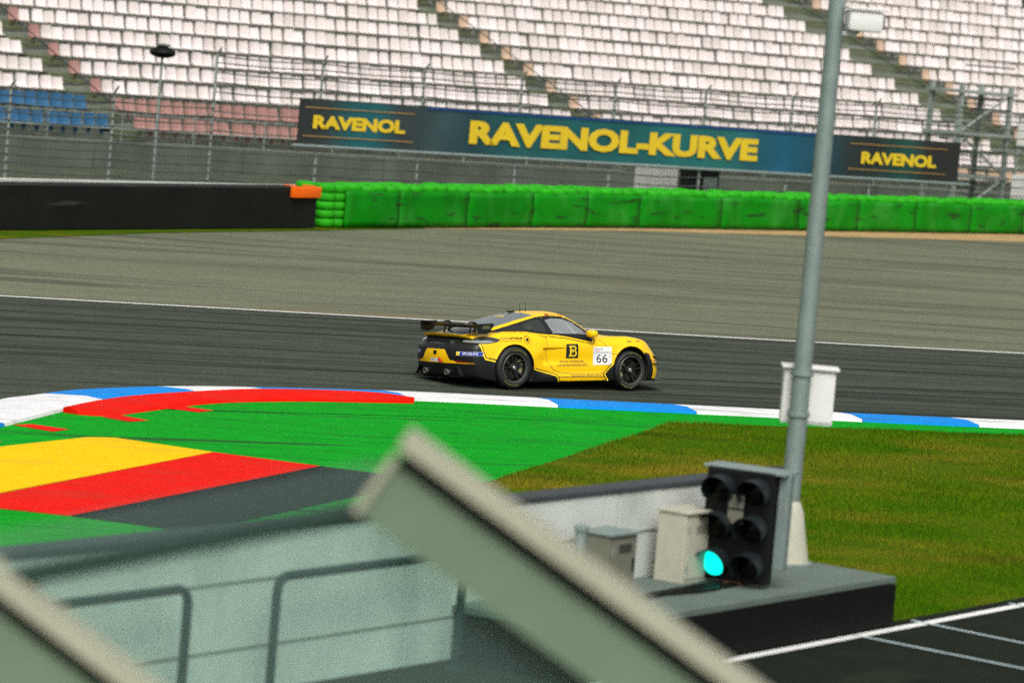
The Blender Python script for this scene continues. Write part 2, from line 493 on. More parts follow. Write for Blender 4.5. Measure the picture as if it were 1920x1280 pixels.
def smooth_line(pts, n=12):
    P = [Vector((p[0], p[1], 0)) for p in pts]
    out = []
    for i in range(len(P) - 1):
        p0, p1, p2, p3 = P[max(i - 1, 0)], P[i], P[i + 1], P[min(i + 2, len(P) - 1)]
        for k in range(n):
            t = k / n
            out.append(0.5 * ((2 * p1) + (p2 - p0) * t + (2 * p0 - 5 * p1 + 4 * p2 - p3) * t * t + (3 * p1 - p0 - 3 * p2 + p3) * t ** 3))
    out.append(P[-1])
    return [(p.x, p.y) for p in out]


def offset_line(pts, d):
    out = []
    for i in range(len(pts)):
        a = Vector(pts[max(i - 1, 0)])
        b = Vector(pts[min(i + 1, len(pts) - 1)])
        t = (b - a).normalized()
        out.append((pts[i][0] - t.y * d, pts[i][1] + t.x * d))
    return out


def text_mesh(txt, size, bold=0.0, align='CENTER', shear=0.0, spacing=1.0):
    cu = bpy.data.curves.new('lettering', 'FONT')
    cu.body = txt
    cu.size = size
    cu.align_x = align
    cu.align_y = 'CENTER'
    cu.shear = shear
    cu.space_character = spacing
    cu.offset = bold
    cu.resolution_u = 3
    o = bpy.data.objects.new('lettering', cu)
    COL.objects.link(o)
    dg = bpy.context.evaluated_depsgraph_get()
    me = bpy.data.meshes.new_from_object(o.evaluated_get(dg))
    bpy.data.objects.remove(o)
    v = np.array([p.co[:2] for p in me.vertices]).reshape(-1, 2)
    f = [tuple(p.vertices) for p in me.polygons]
    bpy.data.meshes.remove(me)
    return v, f


def fit_text(txt, w, h, **kw):
    v, f = text_mesh(txt, 1.0, **kw)
    lo, hi = v.min(0), v.max(0)
    v = (v - (lo + hi) / 2) / (hi - lo) * np.array([w, h])
    return v, f


# ------------------------------------------------------------------ the ground and the circuit
sheet('ground', [(-900, -300), (900, -300), (900, 1500), (-900, 1500)], -0.030, m_farsoil)
sheet('track', [(-80, 20), (60, 20), (90, 116), (-80, 50)], -0.024, m_track)
wl = smooth_line([(-45, 58.5), (-20, 67.7), (-9.88, 71.5), (-4.88, 73.45), (0, 75.3), (4.83, 77.0), (10.92, 79.5), (25, 85.6), (60, 101)])
far_edge = [(80, 205), (60, 180), (30, 143.5), (17.48, 130.0), (9.0, 121.0), (3.64, 115.1), (-2.7, 106.4), (-5.44, 101.0), (-9.1, 94.2), (-12.12, 87.0), (-20, 70), (-45, 60)]
sheet('runoff_area', wl + [(90, 118)] + far_edge, -0.018, m_runoff)
sheet('sand_strip', [(-5.0, 102.0), (-2.7, 106.3), (3.64, 115.0), (9.0, 120.9), (17.48, 129.9), (30, 143.4), (60, 180), (56, 184), (26, 147), (8.4, 125), (-0.2, 114), (-5.6, 104)], -0.012, m_sand)
sheet('edge_line', offset_line(wl, 0.085) + offset_line(wl, -0.085)[::-1], -0.012, m_white)

kerb_out = smooth_line([(-9.3, 44), (-8.3, 49), (-7.31, 53.69), (-6.97, 54.61), (-6.42, 55.97), (-5.21, 57.56), (-3.8, 58.65), (-1.73, 59.88), (0.43, 60.73), (2.65, 61.6), (5.86, 62.84), (8.93, 64.17), (20, 69.2), (50, 83)], 8)
kerb_in = offset_line(kerb_out, -1.12)
apron = kerb_in + [(50, 80.3), (20, 66.8), (8.61, 61.75), (4.57, 59.87), (3.2, 59.12), (2.63, 58.69), (0.02, 49.85), (-4.1, 36), (-9.5, 27), (-14, 30)]
sheet('painted_apron', apron, -0.012, m_green)
# flag painted on the apron: gold, red, black
flag = thing('flag_painting', 'gold, red and black flag stripes painted on the green apron', 'road painting', (-4, 46, 0))
for nm, poly, mm in (('gold_stripe', [(-7.4, 43.45), (-6.6, 48.3), (-5.62, 50.27), (-5.27, 50.48), (-3.87, 49.84), (-5.91, 44.06), (-6.35, 42.9)], m_yel),
                     ('red_stripe', [(-6.33, 42.86), (-5.9, 44.0), (-3.86, 49.83), (-2.4, 49.34), (-4.91, 42.65), (-5.75, 42.75)], m_red),
                     ('black_stripe', [(-4.90, 42.64), (-2.39, 49.33), (-0.92, 48.86), (-3.45, 42.2)], m_blk)):
    o = sheet(nm, [(p[0] + 4, p[1] - 46) for p in poly], -0.006, mm, flag)
# red serrated band behind the kerb
rb = thing('red_kerb_marking', 'curved red painted band with short teeth behind the kerb', 'road painting', (-4, 55, 0))
for q in ([(-6.73, 50.92), (-6.5, 51.2), (-5.95, 50.96), (-6.12, 50.54)], [(-5.72, 52.78), (-5.5, 53.2), (-5.05, 52.85), (-5.3, 52.5)],
          [(-5.04, 54.6), (-4.86, 55.1), (-4.3, 54.85), (-4.5, 54.45)], [(-7.3, 48.9), (-7.1, 49.2), (-6.6, 48.95), (-6.75, 48.5)]):
    sheet('tooth', [(p[0] + 4, p[1] - 55) for p in q], -0.006, m_red, rb)

# kerb made of white and blue blocks
kerb = thing('kerb', 'low kerb of white and blue blocks along the inside of the track', 'kerb', (0, 60, 0))
kerb['kind'] = 'structure'
_d = [0.0]
for i in range(1, len(kerb_out)):
    _d.append(_d[-1] + math.dist(kerb_out[i], kerb_out[i - 1]))


def along(line, t):
    for i in range(1, len(_d)):
        if _d[i] >= t or i == len(_d) - 1:
            k = (t - _d[i - 1]) / (_d[i] - _d[i - 1])
            return (line[i - 1][0] * (1 - k) + line[i][0] * k, line[i - 1][1] * (1 - k) + line[i][1] * k)


def s_of(x):
    for i in range(1, len(kerb_out)):
        if kerb_out[i][0] >= x:
            k = (x - kerb_out[i - 1][0]) / (kerb_out[i][0] - kerb_out[i - 1][0])
            return _d[i - 1] + k * (_d[i] - _d[i - 1])


cuts = [s_of(x) for x in (-8.9, -7.9, -6.85, -5.4, -4.1, -2.05, 0.43, 2.7, 5.5, 7.5, 9.8, 12, 14.4, 17, 20, 23, 26, 30)]
for i in range(len(cuts) - 1):
    mb = MB()
    N = 8
    prof = [(0.0, -0.02), (0.0, 0.012), (0.18, 0.030), (0.70, 0.060), (1.10, 0.030), (1.12, -0.02)]
    V = []
    for k in range(N + 1):
        s_ = cuts[i] + 0.006 + (cuts[i + 1] - cuts[i] - 0.012) * k / N
        for (w, h) in prof:
            a, b = along(kerb_out, s_), along(kerb_in, s_)
            t = w / 1.12
            V.append((a[0] * (1 - t) + b[0] * t, a[1] * (1 - t) + b[1] * t - 60, h))
    n = len(prof)
    F = [(k * n + j, k * n + j + 1, (k + 1) * n + j + 1, (k + 1) * n + j) for k in range(N) for j in range(n - 1)]
    F += [tuple(range(n)), tuple(N * n + j for j in range(n))]
    mb.add(V, F).build('kerb_block', m_kblue if i % 2 == 0 else m_kwhite, kerb)

V, F = [], []
NB_ = 40
bo_ = smooth_line([(-6.30, 52.95), (-5.98, 54.2), (-5.49, 55.45), (-4.51, 57.05), (-3.76, 57.95), (-2.79, 58.62), (-1.95, 58.86), (-1.45, 58.45)], 10)
bi_ = smooth_line([(-6.05, 52.82), (-5.62, 53.0), (-5.2, 54.0), (-4.75, 55.1), (-4.20, 56.10), (-3.2, 57.15), (-2.2, 57.85), (-1.45, 58.36)], 10)


def res(line, t):
    q = t * (len(line) - 1)
    i = min(int(q), len(line) - 2)
    return Vector(line[i]).lerp(Vector(line[i + 1]), q - i)


for k in range(NB_ + 1):
    t = k / NB_
    a, b = res(bo_, t), res(bi_, t)
    for w, z in ((0.0, -0.01), (0.02, 0.064), (0.15, 0.078), (0.5, 0.074), (0.9, 0.03), (1.0, -0.011)):
        q = a.lerp(b, w)
        V.append((q.x + 4, q.y - 55, z))
n = 6
F = [(k * n + j, k * n + j + 1, (k + 1) * n + j + 1, (k + 1) * n + j) for k in range(NB_) for j in range(n - 1)] + [tuple(range(n)), tuple(NB_ * n + j for j in range(n))]
MB().add(V, F).build('band', m_red, rb, True)

# infield grass, pit road
infield = [(2.66, 58.66), (3.2, 59.09), (4.57, 59.84), (8.61, 61.72), (20, 66.7), (50, 80.1), (50, 112), (28, 76), (6.35, 43.05), (4.62, 40.5), (2.9, 37.9), (-4.6, 26.0), (-9.4, 27.0), (-4.0, 36), (0.06, 49.85)]
sheet('infield', infield, -0.012, m_soil)
sheet('pit_road', [(-6.4, 22.8), (0.67, 34.35), (6.2, 42.9), (28, 76), (50, 110), (70, 100), (40, 5), (-18, 5)], -0.008, m_pit)
ul = Vector((0.5473, 0.8369))
pl0 = Vector((-1.64, 33.2)) + Vector((0.8369, -0.5473)) * 1.53
q0, q1 = pl0 - ul * 14, pl0 + ul * 45
nl = Vector((ul.y, -ul.x)) * 0.065
wf = Vector((-1.64, 33.2))
sheet('wall_foot', [tuple(wf - ul * 14), tuple(wf + ul * 2.6), tuple(wf + ul * 2.6 + nl * 23), tuple(wf - ul * 14 + nl * 23)], -0.004, m_pit)
sheet('pit_line', [tuple(q0 - nl), tuple(q1 - nl), tuple(q1 + nl), tuple(q0 + nl)], -0.002, m_white)
for a, b in (((4.60, 40.26), (8.1, 37.3)), ((3.84, 38.90), (7.4, 36.2)), ((5.9, 42.2), (9.4, 39.3))):
    a, b = Vector(a), Vector(b)
    t = (b - a).normalized()
    nn = Vector((-t.y, t.x)) * 0.03
    sheet('bay_line', [tuple(a - nn), tuple(b - nn), tuple(b + nn), tuple(a + nn)], 0.002, m_thin)

# short grass on the infield
def grass(name, poly, count, hgt, label, m):
    P = np.array(poly)
    lo, hi = P.min(0), P.max(0)
    pts = np.empty((0, 2))
    while len(pts) < count:
        q = RNG.uniform(lo, hi, (count, 2))
        ins = np.zeros(len(q), bool)
        j = len(P) - 1
        for i in range(len(P)):
            c = ((P[i, 1] > q[:, 1]) != (P[j, 1] > q[:, 1])) & (q[:, 0] < (P[j, 0] - P[i, 0]) * (q[:, 1] - P[i, 1]) / (P[j, 1] - P[i, 1] + 1e-12) + P[i, 0])
            ins ^= c
            j = i
        pts = np.concatenate([pts, q[ins]])
    pts = pts[:count]
    n = len(pts)
    a = RNG.uniform(0, 2 * np.pi, n)
    h = hgt * RNG.uniform(0.5, 1.3, n) * (0.7 + 0.5 * np.sin(pts[:, 0] * 1.7) * np.cos(pts[:, 1] * 0.9))
    w = 0.007
    b0 = np.c_[pts[:, 0] - w * np.cos(a), pts[:, 1] - w * np.sin(a), np.full(n, -0.014)]
    b1 = np.c_[pts[:, 0] + w * np.cos(a), pts[:, 1] + w * np.sin(a), np.full(n, -0.014)]
    ln = RNG.uniform(-0.6, 0.6, (n, 2)) * h[:, None]
    tp = np.c_[pts + ln, h]
    V = np.stack([b0, b1, tp], 1).reshape(-1, 3)
    me = bpy.data.meshes.new(name)
    me.from_pydata(V.tolist(), [], np.arange(3 * n).reshape(-1, 3).tolist())
    me.materials.append(m)
    o = link(name, me, None, 'stuff')
    tag(o, label, 'grass')
    return o


m_grass = mat('grass_blade', (0.034, 0.125, 0.0), 0.8, var=0.3, scale=0.7, spec=0.05, var_col=(0.095, 0.160, 0.002))
overlay(m_grass, (0.27, 0.19, 0.018), 0.50, 0.66, 0.35, R(14), (0.6, 1.2, 1), 0.7, 5, 4)
overlay(m_grass, (0.26, 0.18, 0.02), 0.50, 0.66, 0.22, R(30), (0.5, 1.0, 1), 0.45, 4, 2.2)
overlay(m_grass, (0.020, 0.055, 0.002), 0.55, 0.68, 0.5, R(14), (0.6, 1.4, 1), 0.6, 5, 44)
grass('infield_grass', [(2.58, 58.68), (3.2, 59.10), (4.57, 59.87), (9.2, 62.0), (8.9, 47), (6.15, 42.85), (4.52, 40.32), (3.95, 40.75), (3.1, 40.9), (-1.6, 34.0), (-2.6, 36), (0.03, 49.85)], 190000, 0.055, 'short green and straw-coloured grass between the apron and the pit road', m_grass)

# ------------------------------------------------------------------ tyre barriers
def wall_frame(a, b):
    a, b = Vector((a[0], a[1], 0)), Vector((b[0], b[1], 0))
    t = (b - a).normalized()
    return a, t, Vector((-t.y, t.x, 0)), (b - a).length       # start, along, away from the track, length


# black barrier
A, T, NB, L = wall_frame((-20.0, 76.8), (-5.63, 101.6))
ang = math.atan2(T.y, T.x)
bb = thing('black_tyre_barrier', 'low black belt-faced tyre barrier beyond the run-off, butting the green one', 'barrier', A, ang)
n_seg = 9
sl = L / n_seg
for i in range(n_seg):
    MB().box((sl * (i + 0.5), 0.045 + RNG.uniform(-0.012, 0.012), 0.555), (sl - 0.012, 0.07, 1.08), bev=0.012).build('belt_panel', m_belt, bb)
MB().box((L / 2, 0.50, 0.53), (L - 0.06, 0.80, 1.02), bev=0.05).build('core', m_dark, bb)
for i in range(n_seg * 2):
    MB().box((sl * (i / 2 + 0.25), 0.5, 1.075), (sl / 2 - 0.05, 0.84, 0.05), bev=0.015).build('top_strip', m_belt, bb)
oc = thing('orange_block', 'bright orange plastic block capping the end of the black barrier', 'barrier block', A + T * (L - 0.66), ang)
MB().box((0.0, -0.06, 0.985), (1.32, 0.16, 0.30), bev=0.04).build('shell', m_orange, oc, True)
for k in (-0.45, 0.45):
    MB().box((k, 0.16, 1.148), (0.10, 0.36, 0.03), bev=0.008).build('strap', m_orange, oc)

# green barrier: stacks of tyres with a green belt along the front
gl_pts = [(-5.30, 102.1), (0.34, 111.4), (3.67, 116.4), (9.18, 123.6), (18.12, 135.2), (34, 157)]
stack = MB()
for k in range(5):
    z0 = 0.02 + k * 0.235
    stack.lathe([(0.15, z0 + 0.03), (0.19, z0), (0.27, z0 + 0.01), (0.305, z0 + 0.06), (0.305, z0 + 0.165), (0.27, z0 + 0.215), (0.19, z0 + 0.225), (0.15, z0 + 0.195)], 14, closed=True)
proto = None
gbar = thing('green_tyre_barrier', 'long green painted tyre barrier with belt face behind the sand strip', 'barrier', (0, 110, 0))
for j in range(len(gl_pts) - 1):
    A, T, NB, L = wall_frame(gl_pts[j], gl_pts[j + 1])
    ang = math.atan2(T.y, T.x)
    cnt = int(L / 0.63)
    for i in range(cnt):
        for r_ in range(2):
            p = A + T * (0.32 + i * L / cnt) + NB * (0.42 + 0.62 * r_) + Vector((RNG.uniform(-.03, .03), RNG.uniform(-.03, .03), 0))
            if proto is None:
                o = proto = stack.build('tyre_stack', m_gtyre, gbar, True)
            else:
                o = proto.copy()
                COL.objects.link(o)
            o.location = p - Vector((0, 110, 0))
            o.scale = (1, 1, RNG.uniform(0.965, 1.02))
            o.rotation_euler = (RNG.uniform(-.02, .02), RNG.uniform(-.02, .02), RNG.uniform(0, 6))
    nb = max(1, round(L / 4.0))
    for i in range(nb):
        if j == 0 and i == 0:
            st = 0.9
        else:
            st = 0.0
        s0, s1 = i * L / nb + st, (i + 1) * L / nb
        # belts sag and bulge a little between the stacks
        V, F = [], []
        NX, NZ = 10, 6
        for a_ in range(NX + 1):
            for c_ in range(NZ + 1):
                u, w = a_ / NX, c_ / NZ
                gs = s0 + (s1 - s0) * u + 17.0 * j
                off = 0.018 * math.sin(gs * 2.1) * math.sin(w * 2.6) + 0.012 * math.sin(w * 7 + gs * 0.7)
                q = A + T * (s0 + (s1 - s0 - 0.003) * u) + NB * (0.07 + off)
                V.append((q.x, q.y - 110, 0.03 + w * (1.00 + 0.02 * math.sin(gs * 1.3))))
        for a_ in range(NX):
            for c_ in range(NZ):
                k = a_ * (NZ + 1) + c_
                F.append((k, k + NZ + 1, k + NZ + 2, k + 1))
        o = MB().add(V, F).build('belt_panel', m_gbelt, gbar, True)
        so = o.modifiers.new('thickness', 'SOLIDIFY')
        so.thickness = 0.03
        so.offset = 0

# concrete block wall behind the barriers
A, T, NB, L = wall_frame((-22, 82), (-4.4, 104.8))
bw = thing('concrete_block_wall', 'pale concrete block wall along the back of the black tyre barrier', 'wall', (0, 0, 0))
for seg in (((-20.5, 84.2), (-6.2, 104.3)), ((-6.2, 104.3), (-1.0, 112.6)), ((-1.0, 112.6), (8.0, 125.2)), ((8.0, 125.2), (16.8, 137.4)), ((16.8, 137.4), (34, 160))):
    A, T, NB, L = wall_frame(*seg)
    ang = math.atan2(T.y, T.x)
    n = max(1, round(L / 3.0))
    for i in range(n):
        c = A + T * (L * (i + 0.5) / n) + NB * 1.5
        MB().box((c.x, c.y, 0.44), (L / n - 0.02, 0.35, 0.9), ang, 0.03).build('block', m_bwall, bw)
# grass verge in front of the black barrier
sheet('grass_verge', [(-30, 56), (-20, 70), (-12.12, 87.0), (-9.1, 94.2), (-5.44, 101.0), (-2.7, 106.3), (-5.2, 104.6), (-21, 78), (-34, 60)], -0.006, m_soil)
sheet('service_yard', [(-22, 85), (-6, 105.5), (8, 126), (17, 139), (34, 162), (20, 175), (-40, 120)], -0.024, m_gravel)
sheet('grass_bank', [(4.5, 127), (8.5, 128.5), (17, 140.5), (34, 163), (26, 168), (6, 141)], -0.012, m_farsoil)

# ------------------------------------------------------------------ catch fence and banner
FA = Vector((-7.4, 117.54, 0))
FT = Vector((22.9, 18.0, 0)).normalized()
FN = Vector((-FT.y, FT.x, 0))
fang = math.atan2(FT.y, FT.x)


def fence_bay(f, s0, s1, h, cables, vert):
    p0, p1 = FA + FT * s0, FA + FT * s1
    mb = MB()
    mb.tube([p0, p0 + Vector((0, 0, h))], 0.045, 8)
    mb.tube([p0 + Vector((0, 0, h)), p0 + Vector((0, 0, h + 0.22)) - FN * 0.22], 0.035, 8)
    mb.box((p0.x, p0.y, 0.02), (0.22, 0.22, 0.04), fang)
    mb.build('post', m_fpost, f, True)
    for z in cables:
        k = []
        for t in np.linspace(0, 1, 5):
            q = p0.lerp(p1, t)
            k.append((q.x - FN.x * 0.07, q.y - FN.y * 0.07, z - 0.05 * math.sin(math.pi * t)))
        MB().tube(k, 0.020, 5).build('cable', m_wire, f)
    mb = MB()
    nv = int((s1 - s0) / vert)
    for i in range(1, nv):
        q = p0.lerp(p1, i / nv) - FN * 0.06
        mb.tube([q + Vector((0, 0, 0.1)), q + Vector((0, 0, h - 0.05))], 0.0035, 4, False)
    for i in range(1, int(h / vert)):
        a, b = p0 - FN * 0.06, p1 - FN * 0.06
        mb.tube([a + Vector((0, 0, i * vert)), b + Vector((0, 0, i * vert))], 0.0035, 4, False)
    mb.build('mesh_panel', m_wire, f, kind='stuff')


fl = thing('low_catch_fence', 'lower wire fence bays on grey posts above the black barrier', 'fence', (0, 0, 0))
for i in range(4):
    fence_bay(fl, -17.5 + i * 3.6, -17.5 + (i + 1) * 3.6, 2.85, (0.35, 0.6, 0.85, 1.1, 1.35, 1.6, 1.85, 2.1, 2.35, 2.6, 2.83), 0.16)
fh = thing('tall_catch_fence', 'tall wire catch fence on grey posts carrying the banner', 'fence', (0, 0, 0))
for i in range(11):
    fence_bay(fh, -3.1 + i * 4.0, -3.1 + (i + 1) * 4.0, 4.25, (0.4, 0.7, 1.0, 1.3, 1.6, 1.9, 2.2, 2.5, 2.8, 3.1, 3.4, 3.7, 4.0, 4.2), 0.16)

# banner
m_ban = bpy.data.materials.new('banner_print')
m_ban.use_nodes = True
nt = m_ban.node_tree
bs = nt.nodes['Principled BSDF']
bs.inputs['Roughness'].default_value = 0.6
tc = nt.nodes.new('ShaderNodeTexCoord')
sx = nt.nodes.new('ShaderNodeSeparateXYZ')
nt.links.new(tc.outputs['Object'], sx.inputs[0])
mr = nt.nodes.new('ShaderNodeMapRange')
mr.inputs['From Max'].default_value = 29.1
nt.links.new(sx.outputs['X'], mr.inputs['Value'])
rp = nt.nodes.new('ShaderNodeValToRGB')
stops = [(0.0, (0.014, 0.018, 0.018)), (0.035, (0.020, 0.028, 0.028)), (0.075, (0.002, 0.085, 0.10)), (0.105, (0.003, 0.075, 0.09)), (0.14, (0.022, 0.032, 0.034)),
         (0.19, (0.022, 0.05, 0.055)), (0.24, (0.006, 0.04, 0.05)), (0.30, (0.004, 0.085, 0.085)), (0.50, (0.003, 0.10, 0.10)), (0.62, (0.010, 0.12, 0.11)),
         (0.70, (0.002, 0.075, 0.14)), (0.76, (0.003, 0.05, 0.075)), (0.815, (0.010, 0.018, 0.018)), (0.86, (0.010, 0.018, 0.018)), (0.905, (0.001, 0.060, 0.050)), (0.945, (0.012, 0.014, 0.014))]
while len(rp.color_ramp.elements) < len(stops):
    rp.color_ramp.elements.new(0.5)
for e, (p, c) in zip(rp.color_ramp.elements, stops):
    e.position = p
    e.color = (*c, 1)
nt.links.new(mr.outputs[0], rp.inputs[0])
nz = nt.nodes.new('ShaderNodeTexNoise')
nz.inputs['Scale'].default_value = 0.55
nt.links.new(tc.outputs['Object'], nz.inputs['Vector'])
mx = nt.nodes.new('ShaderNodeMix')
mx.data_type = 'RGBA'
mx.blend_type = 'OVERLAY'
mx.inputs[0].default_value = 0.5
nt.links.new(rp.outputs[0], mx.inputs[6])
nt.links.new(nz.outputs['Fac'], mx.inputs[7])
nt.links.new(mx.outputs[2], bs.inputs['Base Color'])
m_bgold = mat('banner_gold', (0.66, 0.46, 0.012), 0.6, 0.05, 1.0)
m_borng = mat('banner_orange', (0.62, 0.38, 0.03), 0.6, 0.05, 1.0)
m_bline = mat('banner_line', (0.42, 0.24, 0.06), 0.6, 0.05, 1.0)
m_bedge = mat('banner_edge_blue', (0.004, 0.05, 0.24), 0.6, 0.05, 1.0)

BZ, BH, BL = 1.66, 1.40, 29.1
ban = thing('advertising_banner', 'long teal and black banner with yellow lettering hung on the catch fence', 'banner', FA - FN * 0.16 + Vector((0, 0, BZ)), fang)
V, F = [], []
NX, NZ = 60, 4
for a_ in range(NX + 1):
    for c_ in range(NZ + 1):
        u, w = a_ / NX, c_ / NZ
        V.append((u * BL, 0.018 * math.sin(u * 46) * math.sin(math.pi * w) + 0.012 * math.sin(u * 113), w * BH))
for a_ in range(NX):
    for c_ in range(NZ):
        k = a_ * (NZ + 1) + c_
        F.append((k, k + NZ + 1, k + NZ + 2, k + 1))
cloth = MB().add(V, F).build('cloth', m_ban, ban, True)


def ban_text(txt, x0, x1, z0, z1, m):
    v, f = fit_text(txt, x1 - x0, z1 - z0, bold=0.055)
    V = [((x0 + x1) / 2 + p[0], -0.045, (z0 + z1) / 2 + p[1]) for p in v]
    me = bpy.data.meshes.new('lettering')
    me.from_pydata(V, [], f)
    me.materials.append(m)
    return link('lettering', me, ban)


ban_text('RAVENOL', 0.55, 4.15, 0.50, 0.93, m_bgold)
ban_text('RAVENOL-KURVE', 6.75, 19.3, 0.31, 1.09, m_bgold)
ban_text('RAVENOL', 24.2, 27.9, 0.46, 0.90, m_bgold)
for x0, x1 in ((0.2, 4.5), (23.6, 28.4)):
    for z in (0.26, 1.16):
        MB().box(((x0 + x1) / 2, -0.040, z), (x1 - x0, 0.006, 0.024)).build('border_line', m_bline, ban)
MB().box((13.5, -0.040, 1.375), (17.0, 0.006, 0.045)).build('edge_strip', m_bedge, ban)
MB().tube([(-0.15, 0.0, -0.06), (BL + 0.6, 0.0, -0.06)], 0.05, 8).build('bottom_rail', m_steel, ban, True)
MB().tube([(-0.02, 0.03, 1.42), (BL + 0.02, 0.03, 1.42)], 0.022, 6).build('top_rail', m_dsteel, ban, True)

# ------------------------------------------------------------------ grandstand
GD = R(38)
GE = Vector((math.cos(GD), math.sin(GD), 0))
GB = Vector((-math.sin(GD), math.cos(GD), 0))
G0 = Vector((-11.5, 128.0, 0))
RISE, RUN, Z0, NROW = 0.545, 1.52, 0.85, 19
S_MIN, S_MAX = -16.0, 62.0
AISLES = [(-2.3, 1.05), (20.2, 1.05), (43.6, 2.6)]          # centre along the stand at the front row, width
stand = thing('grandstand', 'stepped concrete grandstand with rows of white seats and stair aisles', 'grandstand', G0, GD)
for k in range(NROW):
    z = Z0 + k * RISE
    MB().box(((S_MIN + S_MAX) / 2, k * RUN + RUN / 2, z - 0.12), (S_MAX - S_MIN, RUN - 0.012, 0.24)).build('tread', m_stand, stand)
    MB().box(((S_MIN + S_MAX) / 2, k * RUN + 0.10, z - 0.24 - RISE / 2), (S_MAX - S_MIN - 0.02, 0.14, RISE)).build('riser', m_stand, stand)
for i in range(13):
    w = (S_MAX - S_MIN) / 13
    MB().box((S_MIN + w * (i + 0.5), -0.10, Z0 / 2 - 0.02), (w - 0.03, 0.16, Z0 + 0.04)).build('fascia_panel', m_fasc, stand)
MB().box(((S_MIN + S_MAX) / 2, NROW * RUN + 0.3, 6), (S_MAX - S_MIN, 0.3, 12)).build('back_wall', m_stand, stand)
# front parapet rail
for z in (Z0 + 0.45, Z0 + 0.95):
    MB().tube([(S_MIN, -0.05, z), (S_MAX, -0.05, z)], 0.025, 6).build('front_rail', m_fpost, stand, True)
for i in range(27):
    x = S_MIN + 1.5 + i * 2.9
    MB().tube([(x, -0.05, Z0), (x, -0.05, Z0 + 0.95)], 0.022, 6).build('rail_post', m_fpost, stand, True)
for (c, w) in AISLES:
    for k in range(NROW - 1):
        z = Z0 + k * RISE
        for h in range(2):
            MB().box((c, k * RUN + 0.42 + h * 0.42, z + 0.16 + 0.17 * h), (w + 0.25, 0.40, 0.10), bev=0.01).build('stair_step', m_stair, stand)
    for sgn in (-1,):
        MB().tube([(c + sgn * (w / 2 - 0.1), 0.3, Z0 + 1.0), (c + sgn * (w / 2 - 0.1), (NROW - 1) * RUN, Z0 + (NROW - 1) * RISE + 1.0)], 0.022, 6).build('handrail', m_dsteel, stand, True)

# seats: a shell of back and pan on a bracket
seat = MB()
V, F = [], []
prof = [(0.00, 0.43, 0.20), (0.05, 0.405, 0.215), (0.22, 0.40, 0.22), (0.38, 0.42, 0.215), (0.44, 0.47, 0.218), (0.465, 0.60, 0.225), (0.49, 0.76, 0.214), (0.50, 0.86, 0.175)]
for (y, z, hw) in prof:
    for sx_ in (-1, -0.75, 0, 0.75, 1):
        V.append((sx_ * hw, y - (0.035 if abs(sx_) == 1 else 0), z + (0.025 if abs(sx_) == 1 else 0)))
for i in range(len(prof) - 1):
    for j in range(4):
        a = i * 5 + j
        F.append((a, a + 1, a + 6, a + 5))
n0 = len(V)
V += [(x, y + 0.03, z - 0.02) for (x, y, z) in V]
F += [(a + n0, d + n0, c + n0, b + n0) for (a, b, c, d) in F]
rim_ = [i * 5 for i in range(len(prof))] + [35 + j for j in range(1, 5)] + [i * 5 + 4 for i in range(len(prof) - 2, -1, -1)] + [3, 2, 1]
for i in range(len(rim_)):
    a, b = rim_[i], rim_[(i + 1) % len(rim_)]
    F.append((a, b, b + n0, a + n0))
seat.add(V, F)
seat.box((0, 0.42, 0.30), (0.10, 0.10, 0.22))
seat_mb = seat
sm = {}
for nm, mm in (('white', m_seat), ('white2', m_seat2), ('white3', m_seat3), ('blue', m_sblue), ('red', m_sred), ('orange', m_sorange)):
    tmp = MB()
    tmp.v, tmp.f = list(seat_mb.v), list(seat_mb.f)
    o = tmp.build('seat_shell', mm, None, True)
    sm[nm] = o.data
    bpy.data.objects.remove(o)

PITCH = 0.50
rot = Matrix.Rotation(GD, 3, 'Z')
rest = []
n_white = 0
for k in range(NROW):
    z = Z0 + k * RISE
    s_ = S_MIN + 0.4
    while s_ < S_MAX - 0.4:
        blocked = False
        edge = False
        for (c, w) in AISLES:
            if abs(s_ - c) < w / 2 + 0.12:
                blocked = True
            elif 0 < s_ - c < w / 2 + 0.12 + PITCH:
                edge = True
        if blocked:
            s_ += PITCH
            continue
        p = G0 + GE * s_ + GB * (k * RUN + 0.52) + Vector((0, 0, z))
        colr = 'white'
        if edge and k < 15:
            colr = 'red' if s_ < 5 else 'orange'
        if k < 2:
            colr = 'blue' if s_ < AISLES[0][0] else ('red' if s_ < AISLES[1][0] else 'orange' if k == 0 else 'white')
        near = False
        if colr == 'white':
            near = 2 <= k <= 8 and -9 < s_ < 18 and n_white < 190
        else:
            near = -11 < s_ < 47 and (edge or s_ < 9)
        if near:
            o = bpy.data.objects.new({'white': 'white_stadium_chair', 'blue': 'blue_stadium_chair', 'red': 'red_stadium_chair', 'orange': 'orange_stadium_chair'}[colr], sm[colr if colr != 'white' else ('white', 'white', 'white2', 'white3')[int(RNG.integers(4))]])
            COL.objects.link(o)
            o.location = p
            o.rotation_euler = (RNG.uniform(-0.07, 0.07), RNG.uniform(-0.03, 0.03), GD + RNG.uniform(-0.06, 0.06))
            if colr == 'white':
                n_white += 1
                tag(o, 'white plastic seat in the lower rows of the concrete grandstand', 'seat', 'white seats in the lower rows of the grandstand')
            elif colr == 'blue':
                tag(o, 'blue plastic seat in the front rows of the grandstand', 'seat', 'blue seats in the front rows')
            elif edge:
                tag(o, 'dusty %s plastic seat at a row end beside the stair aisle' % colr, 'seat', '%s seats beside the stair aisles' % colr)
            else:
                tag(o, 'dusty %s plastic seat in the front rows of the grandstand' % colr, 'seat', '%s seats in the front rows' % colr)
        else:
            rest.append((p, colr))
        s_ += PITCH
nv_ = len(seat_mb.v)
sv0 = np.array(seat_mb.v)
allv, allf, allm = [], [], []
